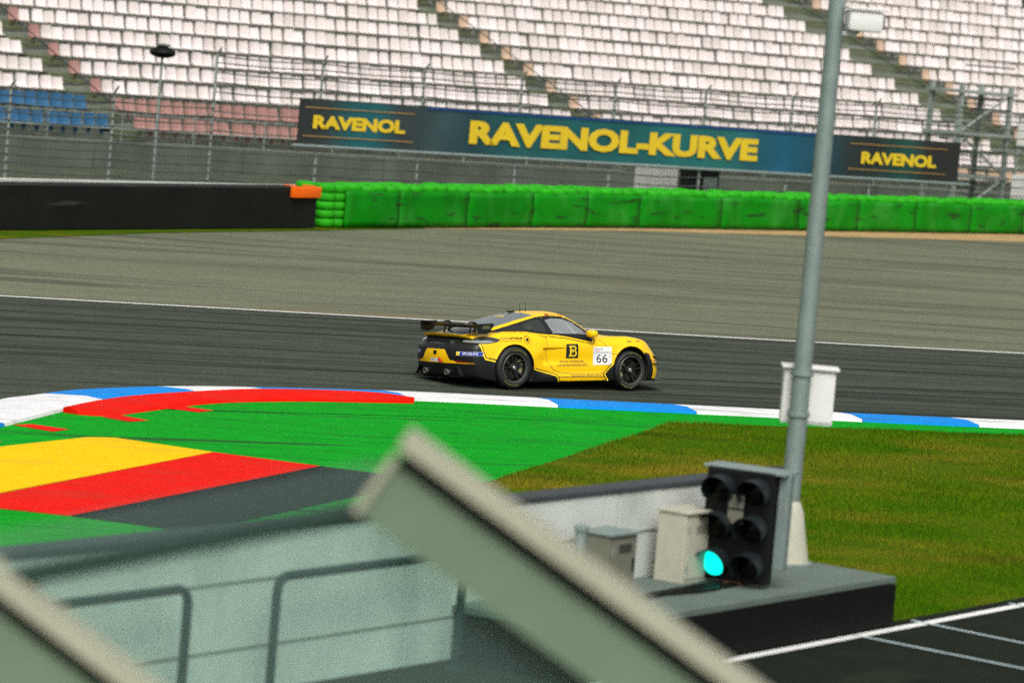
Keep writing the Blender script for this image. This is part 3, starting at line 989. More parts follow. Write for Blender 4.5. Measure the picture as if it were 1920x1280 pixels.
ci = {'white': 0, 'blue': 1, 'red': 2, 'orange': 3}
wv = (0, 0, 4, 5)
for i, (p, c) in enumerate(rest):
    rj = np.array(Matrix.Rotation(GD + RNG.uniform(-0.06, 0.06), 3, 'Z') @ Matrix.Rotation(RNG.uniform(-0.07, 0.07), 3, 'X'))
    allv.append(sv0 @ rj.T + np.array(p))
    for f in seat_mb.f:
        allf.append(tuple(q + i * nv_ for q in f))
    allm += [ci[c] if c != 'white' else wv[int(RNG.integers(4))]] * len(seat_mb.f)
me = bpy.data.meshes.new('seat_rows')
me.from_pydata(np.concatenate(allv).tolist(), [], allf)
for mm in (m_seat, m_sblue, m_sred, m_sorange, m_seat2, m_seat3):
    me.materials.append(mm)
me.polygons.foreach_set('material_index', allm)
o = link('seat_rows', me, None, 'stuff')
tag(o, 'banks of pale seats filling the upper rows of the grandstand', 'seats')

# loudspeaker on a mast, pillar, generator, stair tower and panels beyond the barrier
ls = thing('loudspeaker_mast', 'black loudspeaker on a thin grey mast in front of the white seats', 'loudspeaker', (-11.5, 115.3, 0))
MB().tube([(0, 0, 0), (0, 0, 4.05)], [0.06, 0.04], 8).build('mast', m_fpost, ls, True)
MB().lathe([(0.02, -0.16), (0.16, -0.15), (0.36, -0.08), (0.42, 0.02), (0.36, 0.12), (0.18, 0.20), (0.02, 0.22)], 18, 'Z', (0, 0, 4.15)).build('speaker_horn', m_plast, ls, True)
MB().lathe([(0.10, 0.20), (0.24, 0.23), (0.26, 0.27), (0.05, 0.30)], 14, 'Z', (0, 0, 4.15)).build('cover_cap', m_fpost, ls, True)

pc = thing('white_pillar', 'stout white concrete pillar standing under the banner', 'pillar', (4.5, 130, 0), GD)
MB().box((0, 0, 0.95), (1.15, 1.0, 1.9), bev=0.04).build('shaft', m_pillar, pc)
MB().box((0, 0, 1.98), (1.35, 1.2, 0.16), bev=0.03).build('capital', m_pillar, pc)
gn = thing('generator_cabinet', 'dark generator cabinet with pale door beside the white pillar', 'generator', (6.05, 131, 0), GD)
MB().box((0, 0, 0.80), (1.1, 0.9, 1.5), bev=0.05).build('housing', m_plast, gn)
MB().box((0.12, -0.462, 0.95), (0.62, 0.03, 0.55), bev=0.01).build('access_door', m_steel, gn)
MB().tube([(0.3, 0.1, 1.55), (0.3, 0.1, 1.75), (0.42, 0.1, 1.82)], 0.04, 8).build('exhaust', m_dsteel, gn, True)

tw = thing('steel_stair_tower', 'grey steel stair tower with braces behind the end of the banner', 'stair tower', (16.6, 142.5, 0), GD)
for (x, y) in ((-1.3, -0.8), (1.3, -0.8), (-1.3, 0.8), (1.3, 0.8)):
    MB().box((x, y, 2.6), (0.16, 0.16, 5.2)).build('column', m_fpost, tw)
for z in (1.7, 3.3, 4.9):
    MB().box((0, 0, z), (3.0, 1.9, 0.12)).build('landing', m_fpost, tw)
for (z0, z1, d) in ((0.0, 1.7, 1), (1.7, 3.3, -1), (3.3, 4.9, 1)):
    MB().tube([(-1.25 * d, -0.86, z0 + 0.1), (1.25 * d, -0.86, z1)], 0.05, 6).build('brace', m_fpost, tw)
    for i in range(8):
        t = (i + 0.5) / 8
        MB().box((-1.1 * d + 2.2 * d * t, 0.0, z0 + 0.12 + (z1 - z0 - 0.1) * t), (0.28, 1.3, 0.04)).build('step', m_dsteel, tw)
    MB().tube([(-1.3, -0.88, z1 + 1.0), (1.3, -0.88, z1 + 1.0)], 0.03, 6).build('handrail', m_dsteel, tw)
wp = thing('white_sheeting', 'white sheeting panels fixed beside the steel stair tower', 'panel', (18.9, 141.5, 0), GD)
for z, w in ((1.5, 1.6), (3.5, 1.5)):
    MB().box((0, 0, z), (w, 0.05, 0.9), bev=0.01).build('sheet_panel', m_pillar, wp)
for x in (-0.6, 0.6):
    MB().box((x, 0.08, 2.1), (0.08, 0.08, 4.2)).build('upright', m_fpost, wp)

# ------------------------------------------------------------------ pit wall, platform, pole, signal
WU = Vector((0.5473, 0.8369, 0))
WN = Vector((WU.y, -WU.x, 0))              # towards the pit road
W0 = Vector((-1.64, 33.2, 0))
wang = math.atan2(WU.y, WU.x)


def wp_(s_, n_, z=0.0):
    return W0 + WU * s_ + WN * n_ + Vector((0, 0, z))


pw = thing('pit_wall', 'pale grey concrete pit wall with dark capping behind the hoop guards', 'wall', W0, wang)
WS0, WS1 = -13.0, 8.9
nseg = 6
for i in range(nseg):
    a = WS0 + (WS1 - WS0) * i / nseg
    b = WS0 + (WS1 - WS0) * (i + 1) / nseg
    mb = MB()
    mb.box(((a + b) / 2, 0.12, 0.72), (b - a - 0.014, 0.24, 1.44), bev=0.012)
    mb.build('wall_panel', m_conc, pw)
MB().box(((WS0 + WS1) / 2, 0.12, 1.468), (WS1 - WS0, 0.28, 0.058), bev=0.012).build('capping', m_cap, pw)
for z in (0.42, 1.02):
    MB().box(((WS0 + WS1) / 2, -0.004, z), (WS1 - WS0 - 0.05, 0.010, 0.016)).build('joint_strip', m_cgrey, pw)

pf = thing('concrete_platform', 'grey concrete platform with black rubber sides carrying the traffic signal', 'platform', W0, wang)
PS0, PS1 = 2.35, 8.72
for i in range(3):
    a, b = PS0 + (PS1 - PS0) * i / 3, PS0 + (PS1 - PS0) * (i + 1) / 3
    MB().box(((a + b) / 2, -0.72, 0.505), (b - a - 0.012, 1.42, 0.07), bev=0.01).build('slab', m_plat, pf)
MB().box(((PS0 + PS1) / 2, -0.71, 0.235), (PS1 - PS0 - 0.06, 1.36, 0.47)).build('base', m_dark, pf)
for i in range(5):
    a, b = PS0 + (PS1 - PS0) * i / 5, PS0 + (PS1 - PS0) * (i + 1) / 5
    MB().box(((a + b) / 2, -1.418, 0.23), (b - a - 0.008, 0.05, 0.45), bev=0.008).build('rubber_facing', m_dark, pf)
MB().box((PS1 - 0.008, -0.70, 0.23), (0.05, 1.34, 0.45), bev=0.008).build('rubber_facing', m_dark, pf)


def hoop(s0, s1, name_label):
    p = []
    r_ = 0.13
    n_ = 0.32
    top = 1.10
    p.append(wp_(s0, n_, 0.0))
    p.append(wp_(s0, n_, top - r_))
    for q in (30, 60):
        p.append(wp_(s0 + r_ * (1 - math.cos(R(q))), n_, top - r_ + r_ * math.sin(R(q))))
    p.append(wp_(s0 + r_, n_, top))
    p.append(wp_(s1 - r_, n_, top))
    for q in (60, 30):
        p.append(wp_(s1 - r_ * (1 - math.cos(R(q))), n_, top - r_ + r_ * math.sin(R(q))))
    p.append(wp_(s1, n_, top - r_))
    p.append(wp_(s1, n_, 0.0))
    b = wp_((s0 + s1) / 2, n_)
    t = thing('hoop_guard', name_label, 'guard rail', b)
    MB().tube([q - b for q in p], 0.042, 10).build('hoop', m_dsteel, t, True)
    for s_ in (s0, s1):
        c = wp_(s_, n_) - b
        MB().lathe([(0.10, 0.0), (0.10, 0.012), (0.05, 0.02)], 12, 'Z', c).build('foot_plate', m_dsteel, t)


hoop(-4.35, -2.13, 'dark steel hoop guard before the pit wall, farther from the platform')
hoop(-0.88, 2.02, 'dark steel hoop guard before the pit wall, next to the platform')

# electrical cabinets on the platform
for (s_, n_, w, d, h, mm, lab) in ((4.50, 0.36, 0.52, 0.36, 0.60, m_cgrey, 'dark grey electrical cabinet on the platform against the pit wall'),
                                  (6.05, 0.34, 0.60, 0.34, 0.72, m_cream, 'cream electrical cabinet on the platform beside the traffic signal')):
    c = thing('electrical_cabinet', lab, 'cabinet', wp_(s_, n_, 0.54), wang)
    MB().box((0, 0, h / 2), (w, d, h), bev=0.012).build('casing', mm, c)
    MB().box((0, -d / 2 - 0.006, h / 2), (w - 0.08, 0.014, h - 0.10), bev=0.004).build('door', mm, c)
    MB().box((0, -0.01, h + 0.012), (w + 0.04, d + 0.05, 0.024), bev=0.006).build('lid', m_cream if mm is m_cream else m_steel, c)
    MB().box((w / 2 - 0.08, -d / 2 - 0.02, h / 2), (0.02, 0.02, 0.12)).build('handle', m_plast, c)
    for z in (0.16, h - 0.16):
        MB().tube([(-w / 2 + 0.045, -d / 2 - 0.016, z - 0.035), (-w / 2 + 0.045, -d / 2 - 0.016, z + 0.035)], 0.010, 8).build('hinge', m_steel, c, True)
    for k in range(4):
        MB().box((0.02, -d / 2 - 0.016, h * 0.72 + 0.024 * k), (w * 0.45, 0.006, 0.010)).build('vent_slat', m_cgrey if mm is m_cream else m_plast, c)
c = thing('cable_post', 'short pale cable post on the platform beside the grey cabinet', 'post', wp_(3.95, 0.38, 0.54))
MB().tube([(0, 0, 0), (0, 0, 0.66)], 0.06, 10).build('tube', m_steel, c, True)
MB().lathe([(0.075, 0.66), (0.075, 0.70), (0.02, 0.73)], 10).build('cap', m_steel, c, True)
cb = thing('cable_bundle', 'black cables lying loose across the platform below the cabinets', 'cable', wp_(5.2, 0.9, 0.54))
for j in range(4):
    pts = []
    for t in np.linspace(0, 1, 9):
        q = WU * (-1.1 + 2.6 * t) + WN * (0.03 * j - 0.15 + 0.09 * math.sin(7 * t + j * 1.3)) + Vector((0, 0, 0.02))
        pts.append(q)
    MB().tube(pts, 0.016, 6).build('cable', m_plast, cb, True)

# light pole
pole_p = Vector((3.14, 40.0, 0.54))
po = thing('lighting_pole', 'tall grey steel pole with a white box, planted on the platform end', 'pole', pole_p)
MB().tube([(0, 0, 0), (0, 0, 9.0)], [0.104, 0.084], 20).build('shaft', m_steel, po, True)
MB().lathe([(0.26, 0.0), (0.255, 0.04), (0.22, 0.22), (0.16, 0.55), (0.118, 0.66), (0.104, 0.68)], 20).build('base_cone', m_cream, po, True)
MB().lathe([(0.30, 0.0), (0.30, 0.025), (0.1, 0.03)], 20).build('base_plate', m_steel, po)
bx = MB().box((0.10, 0.26, 1.80), (0.56, 0.26, 0.60), bev=0.02).build('junction_box', m_box, po)
MB().box((0.10, 0.25, 2.115), (0.62, 0.34, 0.03), bev=0.008).build('rain_hood', m_box, bx)
MB().box((0.24, 0.125, 1.795), (0.26, 0.012, 0.52), bev=0.003).build('box_door', m_box, bx)
for z in (1.62, 2.06):
    MB().lathe([(0.118, z - 0.025), (0.125, z - 0.02), (0.125, z + 0.02), (0.118, z + 0.025)], 16).build('band_clamp', m_steel, po)
fd = thing('pole_camera', 'white housed camera on a bracket near the top of the pole', 'camera', pole_p + Vector((0, 0, 5.72)))
MB().box((0.30, -0.05, 0.15), (0.38, 0.26, 0.22), 0.15, 0.04).build('housing', m_box, fd, True)
MB().box((0.31, -0.05, 0.28), (0.44, 0.32, 0.025), 0.15, 0.008).build('sun_hood', m_box, fd)
MB().tube([(0.06, 0, 0.0), (0.20, 0, 0.0), (0.26, -0.02, 0.06)], 0.03, 8).build('bracket', m_box, fd, True)
MB().lathe([(0.02, 0.525), (0.07, 0.52), (0.075, 0.48)], 14, 'X', (0, -0.03, 0.15)).build('lens', m_plast, fd, True)

# traffic signal: two columns of hooded lamps, the lowest one lit
sg_b = Vector((2.44, 37.95, 0.54))
sg = thing('traffic_signal', 'black traffic signal with hooded lamps and one lit green lens', 'traffic light', sg_b, R(-24))
MB().box((0.0, 0.13, 0.62), (0.74, 0.20, 1.16), bev=0.03).build('housing', m_plast, sg)
MB().box((0.03, 0.25, 1.195), (0.90, 0.40, 0.035), bev=0.01).build('roof_plate', m_steel, sg)
MB().box((0.44, 0.22, 0.70), (0.12, 0.14, 1.0), bev=0.015).build('side_bracket', m_steel, sg)
MB().box((0.0, 0.14, 0.02), (0.20, 0.20, 0.07), bev=0.01).build('foot', m_brown, sg)
for cx_ in (-0.19, 0.19):
    for r_, z in enumerate((0.98, 0.60, 0.22)):
        lens = m_lens_r if r_ == 0 else m_lens_a if r_ == 1 else (m_lens_g if cx_ < 0 else m_lens_r)
        lm = MB().lathe([(0.001, -0.030), (0.06, -0.026), (0.110, -0.010), (0.140, 0.014), (0.146, 0.03)], 24, 'Y', (cx_, 0.012, z)).build('lamp', lens, sg, True)
        # visor: a short open tunnel cut back underneath
        V, F = [], []
        n = 20
        for j, rr in ((0, 0.150), (1, 0.158)):
            for k in range(n + 1):
                q = R(-35 + 250 * k / n)
                dep = -0.16 - 0.08 * math.sin(q)
                V.append((cx_ + rr * math.cos(q), 0.03, z + rr * math.sin(q)))
                V.append((cx_ + rr * 1.02 * math.cos(q), dep if dep < -0.06 else -0.06, z + rr * math.sin(q) - 0.012))
        m_ = 2 * (n + 1)
        for k in range(n):
            a = 2 * k
            F += [(a, a + 2, a + 3, a + 1), (m_ + a, m_ + a + 1, m_ + a + 3, m_ + a + 2), (a + 1, a + 3, m_ + a + 3, m_ + a + 1)]
        MB().add(V, F).build('visor', m_hood, lm, True)
        MB().lathe([(0.134, 0.034), (0.160, 0.034), (0.160, 0.018), (0.134, 0.018)], 24, 'Y', (cx_, 0.0, z), True).build('bezel', m_plast, lm)
for z in (0.875, 0.715):
    MB().box((0.0, -0.025, z), (0.17, 0.012, 0.14), bev=0.003).build('label_plate', m_cgrey, sg)

# ------------------------------------------------------------------ railing close to the camera
deck = thing('viewing_deck', 'concrete spectator deck under the steel railing', 'deck', (0, 13.4, 0))
MB().box((0, 0, 1.89), (14, 4.0, 0.3), bev=0.03).build('deck_slab', m_conc, deck)
for x in (-5.5, 0, 5.5):
    MB().box((x, 1.4, 0.86), (0.4, 0.4, 1.74)).build('deck_column', m_conc, deck)

rl = thing('glazed_railing', 'blurred sloping grey steel rails with a tube and glass pane', 'railing', (0, 14, 2.04))
rl.scale = (1.4, 1.4, 1.4)


def beam(x_top, z_top, drop, slope, wall_):
    """a channel that slopes down to the right: web, groove and bright top flange"""
    run = drop / slope
    d = Vector((run, 0, -drop)).normalized()
    nrm = Vector((d.z * -1, 0, d.x))          # up-right
    top = Vector((x_top, 0, z_top - 3.2))
    Ln = math.hypot(run, drop)

    def to3(u, v):
        return top + d * u + nrm * v
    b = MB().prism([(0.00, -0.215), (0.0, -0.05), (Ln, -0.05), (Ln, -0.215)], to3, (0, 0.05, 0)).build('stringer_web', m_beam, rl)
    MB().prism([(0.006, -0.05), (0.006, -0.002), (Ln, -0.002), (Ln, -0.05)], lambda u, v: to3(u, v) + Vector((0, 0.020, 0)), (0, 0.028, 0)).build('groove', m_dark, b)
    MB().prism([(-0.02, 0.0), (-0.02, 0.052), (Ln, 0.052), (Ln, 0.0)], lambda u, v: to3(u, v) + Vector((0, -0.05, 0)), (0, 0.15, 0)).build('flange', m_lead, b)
    MB().prism([(-0.02, -0.215), (-0.02, -0.03), (0.0, -0.03), (0.0, -0.215)], lambda u, v: to3(u, v) + Vector((0, -0.02, 0)), (0, 0.09, 0)).build('end_plate', m_lead, b)
    MB().box(to3(Ln, -0.08) + Vector((0, 0.025, 0.01)), (0.36, 0.18, 0.02)).build('foot_plate', m_lead, b)


beam(-0.262, 4.925, 1.725, 0.605, 0)
beam(-1.500, 4.560, 1.360, 0.640, 0)
MB().tube([(-1.30, 0.07, 4.475 - 3.2), (-0.19, 0.07, 4.795 - 3.2)], 0.030, 14).build('tube_rail', m_tube, rl, True)
MB().lathe([(0.052, 0), (0.052, 0.03)], 14, 'Y', (-0.20, 0.05, 4.79 - 3.2)).build('tube_flange', m_tube, rl)
V = [(-1.62, 0.09, 4.520 - 3.2), (-0.34, 0.09, 4.880 - 3.2), (0.55, 0.09, 4.15 - 3.2), (0.55, 0.09, 0.3), (-1.62, 0.09, 0.3)]
V2 = [(x, y + 0.012, z) for (x, y, z) in V]
MB().add(V + V2, [(0, 1, 2, 3, 4), (9, 8, 7, 6, 5), (0, 5, 6, 1), (1, 6, 7, 2), (2, 7, 8, 3), (3, 8, 9, 4), (4, 9, 5, 0)]).build('glass_pane', m_plexi, rl)

# ------------------------------------------------------------------ the race car
def pchip(kn):
    x = np.array([k[0] for k in kn], float)
    y = np.array([k[1] for k in kn], float)
    h = np.diff(x)
    dl = np.diff(y) / h
    m = np.zeros_like(y)
    m[1:-1] = np.where(dl[:-1] * dl[1:] > 0, 2 * dl[:-1] * dl[1:] / (dl[:-1] + dl[1:] + 1e-12), 0)
    m[0], m[-1] = dl[0], dl[-1]

    def f(q):
        q = np.clip(np.asarray(q, float), x[0], x[-1])
        i = np.clip(np.searchsorted(x, q) - 1, 0, len(x) - 2)
        t = (q - x[i]) / h[i]
        t2, t3 = t * t, t * t * t
        return (2 * t3 - 3 * t2 + 1) * y[i] + (t3 - 2 * t2 + t) * h[i] * m[i] + (-2 * t3 + 3 * t2) * y[i + 1] + (t3 - t2) * h[i] * m[i + 1]
    return f


def smax(a, b, k):
    h = np.clip(0.5 + 0.5 * (a - b) / k, 0, 1)
    return b * (1 - h) + a * h + k * h * (1 - h)


def smin(a, b, k):
    return -smax(-a, -b, k)


def sstep(a, b, x):
    t = np.clip((x - a) / (b - a), 0, 1)
    return t * t * (3 - 2 * t)


XF = 2.484                     # front axle; the rear axle is x = 0
RR, RF = 0.355, 0.325
AR, AF = 0.408, 0.376
f_w = pchip([(-1.1, .77), (-.8, .83), (-.45, .882), (0, .905), (.4, .893), (.85, .868), (1.5, .862), (2.0, .874), (2.484, .893), (2.85, .888), (3.15, .86), (3.5, .80)])
f_zc = pchip([(-1.1, .80), (-.95, .845), (-.8, .885), (-.5, .92), (0, .94), (.6, .93), (1.6, .90), (2.0, .905), (2.3, .865), (2.6, .80), (2.9, .715), (3.15, .62), (3.35, .50), (3.5, .38)])
f_zf = pchip([(-1.1, .76), (-.95, .81), (-.75, .865), (-.45, .925), (-.1, .962), (.2, .962), (.55, .935), (.95, .90), (1.4, .872), (1.8, .858), (2.15, .868), (2.45, .868), (2.7, .838), (2.95, .765), (3.15, .665), (3.32, .54), (3.5, .38)])
f_zb = pchip([(-1.1, .255), (-.75, .225), (-.35, .155), (.5, .125), (2.0, .12), (2.9, .125), (3.5, .12)])
f_xr = pchip([(.1, -.80), (.2, -.90), (.30, -.955), (.42, -.985), (.55, -1.0), (.68, -.985), (.745, -.955), (.79, -.90), (.84, -.84), (1.0, -.80)])
f_xf = pchip([(.05, 3.36), (.15, 3.41), (.28, 3.44), (.42, 3.425), (.55, 3.36), (.7, 3.26), (.9, 3.2)])
f_gw = pchip([(-.95, .36), (-.6, .485), (-.2, .60), (.2, .675), (.6, .725), (1.0, .748), (1.4, .745), (1.8, .715), (2.1, .68), (2.4, .62)])
f_zr = pchip([(-1.0, .83), (-.8, .888), (-.5, .972), (-.2, 1.065), (.1, 1.145), (.4, 1.218), (.7, 1.266), (1.0, 1.288), (1.2, 1.286), (1.38, 1.262), (1.55, 1.208), (1.7, 1.138), (1.85, 1.055), (2.0, .965), (2.15, .87), (2.4, .74)])


def car_field(x, y, z):
    ay = np.abs(y)
    w = f_w(x)
    up = np.maximum(z - 0.52, 0)
    lo = np.maximum(0.42 - z, 0)
    w = w - 0.42 * up ** 2 - 0.20 * lo ** 1.5
    # waist between the wheels, fenders swell around the arches
    mid = sstep(0.42, 0.75, x) * (1 - sstep(1.75, 2.08, x))
    w = w - mid * 0.022 * np.exp(-((z - 0.50) / 0.14) ** 2) + mid * 0.03 * (1 - sstep(0.20, 0.30, z))
    # side intake ahead of the rear wheel
    sc = sstep(0.60, 0.635, x) * (1 - sstep(0.66, 1.28, x)) * sstep(0.40, 0.46, z) * (1 - sstep(0.675, 0.70, z))
    w = w - 0.045 * sc
    hump = np.exp(-((x - 0.50) / 0.12) ** 2) * np.exp(-((z - 0.62) / 0.10) ** 2)
    w = w + 0.016 * hump
    rr = np.hypot(x, z - RR)
    rf = np.hypot(x - XF, z - RF)
    w = w + 0.014 * np.exp(-((rr - AR) / 0.045) ** 2) + 0.016 * np.exp(-((rf - AF) / 0.045) ** 2)
    d_side = (ay - w) * 0.97
    bl = sstep(0.28, 0.70, ay)
    zt = f_zc(x) * (1 - bl) + f_zf(x) * bl
    d_top = (z - zt) * 0.93
    d_bot = f_zb(x) - z
    xr = f_xr(z) + 0.31 * (np.minimum(ay, 1.0) / 0.92) ** 2.6
    d_rear = (xr - x) * 0.93
    xf = f_xf(z) - 0.50 * (np.minimum(ay, 1.0) / 0.92) ** 2.8
    d_front = (x - xf) * 0.85
    b = smax(d_side, d_top, 0.16)
    b = smax(b, d_rear, 0.06)
    b = smax(b, d_front, 0.10)
    b = smax(b, d_bot, 0.03)
    # greenhouse
    gw = f_gw(x) - 0.46 * np.maximum(z - 0.88, 0) - 0.25 * np.maximum(z - 1.02, 0) ** 1.5
    g_side = (ay - gw) * 0.9
    xs = x + 0.42 * y * y * sstep(0.9, 1.5, x) - 0.10 * y * y * (1 - sstep(-0.3, 0.4, x))
    g_top = (z - (f_zr(xs) - 0.075 * (ay / 0.6) ** 2.2 * 0.9)) * 0.88
    g = smax(g_side, g_top, 0.10)
    g = np.maximum(g, 0.5 - z)
    g = np.maximum(g, np.maximum(-0.93 - x, x - 2.35))
    b = smin(b, g, 0.045)
    # recess under the tail lip
    rec = np.maximum(np.maximum(np.abs(z - 0.853) - 0.022, x + 0.80), ay - 0.60)
    b = np.maximum(b, -rec)
    # wheel arches
    arch = np.minimum(np.maximum(rr - AR, 0.50 - ay), np.maximum(rf - AF, 0.50 - ay))
    b = np.maximum(b, -arch)
    # front ducts ahead of the front wheel and centre grille
    duct = np.maximum(np.maximum(np.abs(z - 0.30) - 0.09, np.abs(ay - 0.52) - 0.17), 3.22 - x)
    b = smax(b, -duct, 0.02)
    gr = np.maximum(np.maximum(np.abs(z - 0.27) - 0.08, ay - 0.28), 3.33 - x)
    b = smax(b, -gr, 0.02)
    return b


def surface_nets(fn, lo, hi, h):
    lo, hi = np.array(lo, float), np.array(hi, float)
    n = np.ceil((hi - lo) / h).astype(int) + 1
    xs = lo[0] + np.arange(n[0]) * h
    ys = lo[1] + np.arange(n[1]) * h
    zs = lo[2] + np.arange(n[2]) * h
    Vg = np.empty(n, np.float32)
    CH = 40
    for i in range(0, n[0], CH):
        X, Y, Z = np.meshgrid(xs[i:i + CH], ys, zs, indexing='ij')
        Vg[i:i + CH] = fn(X, Y, Z)
    neg = Vg < 0
    c = np.zeros(np.array(n) - 1, np.int8)
    for dx in (0, 1):
        for dy in (0, 1):
            for dz in (0, 1):
                c += neg[dx:n[0] - 1 + dx, dy:n[1] - 1 + dy, dz:n[2] - 1 + dz]
    act = (c > 0) & (c < 8)
    idx = -np.ones(act.shape, np.int64)
    cells = np.argwhere(act)
    idx[act] = np.arange(len(cells))
    acc = np.zeros((len(cells), 3))
    cnt = np.zeros(len(cells))
    corners = [(a, b, d) for a in (0, 1) for b in (0, 1) for d in (0, 1)]
    for a in range(8):
        for b in range(a + 1, 8):
            ca, cb2 = np.array(corners[a]), np.array(corners[b])
            if np.abs(ca - cb2).sum() != 1:
                continue
            va = Vg[tuple((cells + ca).T)]
            vb = Vg[tuple((cells + cb2).T)]
            ok = (va < 0) != (vb < 0)
            t = np.where(ok, va / np.where(ok, va - vb, 1), 0)
            acc[ok] += (ca + (cb2 - ca) * t[:, None])[ok]
            cnt[ok] += 1
    V = lo + (cells + acc / cnt[:, None]) * h
    quads = []
    for ax in range(3):
        o = [0, 0, 0]
        o[ax] = 1
        A = neg[:n[0] - o[0], :n[1] - o[1], :n[2] - o[2]]
        B = neg[o[0]:, o[1]:, o[2]:]
        e = np.argwhere(A != B)
        u, v = (ax + 1) % 3, (ax + 2) % 3
        e = e[(e[:, u] > 0) & (e[:, v] > 0) & (e[:, u] < n[u] - 1) & (e[:, v] < n[v] - 1)]
        du = np.zeros(3, int)
        du[u] = 1
        dv = np.zeros(3, int)
        dv[v] = 1
        q = np.stack([idx[tuple((e - du - dv).T)], idx[tuple((e - dv).T)], idx[tuple(e.T)], idx[tuple((e - du).T)]], 1)
        fl_ = ~A[tuple(e.T)]
        q[fl_] = q[fl_][:, ::-1]
        quads.append(q)
    return V, np.concatenate(quads)


def grad(fn, P, e=0.004):
    g = np.empty_like(P)
    for a in range(3):
        d = np.zeros(3)
        d[a] = e
        g[:, a] = (fn(*(P + d).T) - fn(*(P - d).T)) / (2 * e)
    return g


def iso(fn, lo, hi, h):
    V, Q = surface_nets(fn, lo, hi, h)
    for _ in range(3):
        g = grad(fn, V)
        f0 = fn(*V.T)
        st = f0[:, None] * g / np.maximum((g * g).sum(1), 0.2)[:, None]
        ln = np.linalg.norm(st, axis=1)
        st *= np.minimum(1, 0.6 * h / np.maximum(ln, 1e-9))[:, None]
        V = V - st
    N = grad(fn, V, 0.006)
    N /= np.maximum(np.linalg.norm(N, axis=1), 1e-9)[:, None]
    return V, Q, N


CAR_HEAD = 37.2
CAR_LOC = Vector((-0.445, 62.70, -0.024))
car = thing('race_car', 'yellow and black racing coupe number 66 with a tall rear wing', 'car', CAR_LOC, R(CAR_HEAD))
car.rotation_euler = (R(-1.2), R(-0.5), R(CAR_HEAD))
ROLL = Matrix.Translation((0, 0, 0.30 - 0.072)) @ Matrix.Rotation(R(-1.2), 4, 'Y') @ Matrix.Rotation(R(-3.4), 4, 'X') @ Matrix.Translation((0, 0, -0.30))


def body_part(o):
    """sprung parts lean with the body"""
    o.matrix_basis = ROLL @ o.matrix_basis
    return o


BV, BQ, BN = iso(car_field, (-1.12, -1.0, 0.05), (3.56, 1.0, 1.36), 0.0125)
bvh = BVHTree.FromPolygons(BV.tolist(), BQ.tolist())


def in_poly(px, py, poly):
    inside = np.zeros(len(px), bool)
    j = len(poly) - 1
    for i in range(len(poly)):
        xi, yi = poly[i]
        xj, yj = poly[j]
        c = ((yi > py) != (yj > py)) & (px < (xj - xi) * (py - yi) / (yj - yi + 1e-12) + xi)
        inside ^= c
        j = i
    return inside


FC = BV[BQ].mean(1)
FNm = BN[BQ].mean(1)
X, Y, Z = FC.T
AY = np.abs(Y)
NX_, NY_, NZ_ = FNm.T
ANY = np.abs(NY_)
part = np.full(len(BQ), 'body_shell', dtype=object)
DOOR = [(.70, .90), (.71, .62), (.745, .44), (.84, .325), (.98, .275), (1.35, .252), (1.80, .246), (1.95, .27), (2.02, .36), (2.045, .50), (2.02, .64), (1.93, .77), (1.80, .855), (1.68, .92), (1.2, .98)]
side = (ANY > 0.42)
part[in_poly(X, Z, DOOR) & side & (Z < 0.93)] = 'door'
SILL = [(.30, .352), (.42, .338), (.86, .232), (.93, .185), (.955, .10), (.2, .08), (.2, .35)]
FRONT = [(2.08, .40), (1.915, .245), (1.925, .225), (2.02, .10), (2.4, .05), (2.4, .30)]
part[in_poly(X, Z, SILL) & (Z < 0.40)] = 'side_skirt_insert'
part[in_poly(X, Z, FRONT) & (Z < 0.40)] = 'front_arch_insert'
part[(part == 'body_shell') & (X > .5) & (X < 2.0) & (Z < 0.245) & (ANY > .3)] = 'side_skirt'
# black rear bumper
rb_ = ((X < -.60 - (Z - .54) * 0.32) & (Z < .842 - 0.0 * X)) | ((X < -.30) & (Z < .52 + (X + .37) * (-0.16)))
part[rb_ & (X < -.28)] = 'rear_bumper'
part[(X < -.3) & (Z < .425)] = 'diffuser_shroud'
rear_face = (NX_ < -0.35)
# tail lamps
part[(X < -.55) & (AY <= .62) & (Z > .815) & (Z < .875) & (NX_ < 0.2) & (X < -.70)] = 'lamp_strip'
# glass and black trim of the cabin
f_belt = pchip([(-.80, .868), (-.55, .908), (-.3, .942), (0, .968), (.3, .968), (.55, .94), (.8, .915), (1.2, .893), (1.5, .868), (1.72, .835), (1.9, .82)])
f_rail = pchip([(-.80, .90), (-.5, .985), (-.16, 1.062), (.15, 1.125), (.36, 1.16), (.7, 1.205), (.96, 1.225), (1.2, 1.212), (1.35, 1.165), (1.49, 1.098), (1.62, 1.02), (1.72, .95), (1.80, .88)])
f_gl = pchip([(-.72, .33), (-.5, .40), (-.1, .465), (.3, .485), (.68, .465)])
cab = ((X > .66) | (AY > f_gl(np.minimum(X, .68)) + .062)) & (X > -.80) & (X < 1.80) & (Z > f_belt(X)) & (Z < f_rail(X)) & (AY > .30) & (AY < .78) & (ANY > np.where(X < .2, .10, .25))
part[cab] = 'window_frame'
DLO = [(.83, 1.155), (1.0, 1.182), (1.2, 1.168), (1.38, 1.11), (1.54, 1.01), (1.67, .905), (1.30, .918), (.93, .938)]
QW = [(.33, 1.065), (.40, 1.005), (.78, .955), (.80, 1.0), (.735, 1.145), (.66, 1.168), (.5, 1.135)]
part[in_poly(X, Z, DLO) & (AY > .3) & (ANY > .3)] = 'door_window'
part[in_poly(X, Z, QW) & (AY > .3) & (ANY > .3)] = 'quarter_window'
part[(X > -.70) & (X < .68) & (AY < f_gl(X)) & (NZ_ > .3) & (Z > .89) & (Z > f_zr(X) - .09)] = 'rear_window'
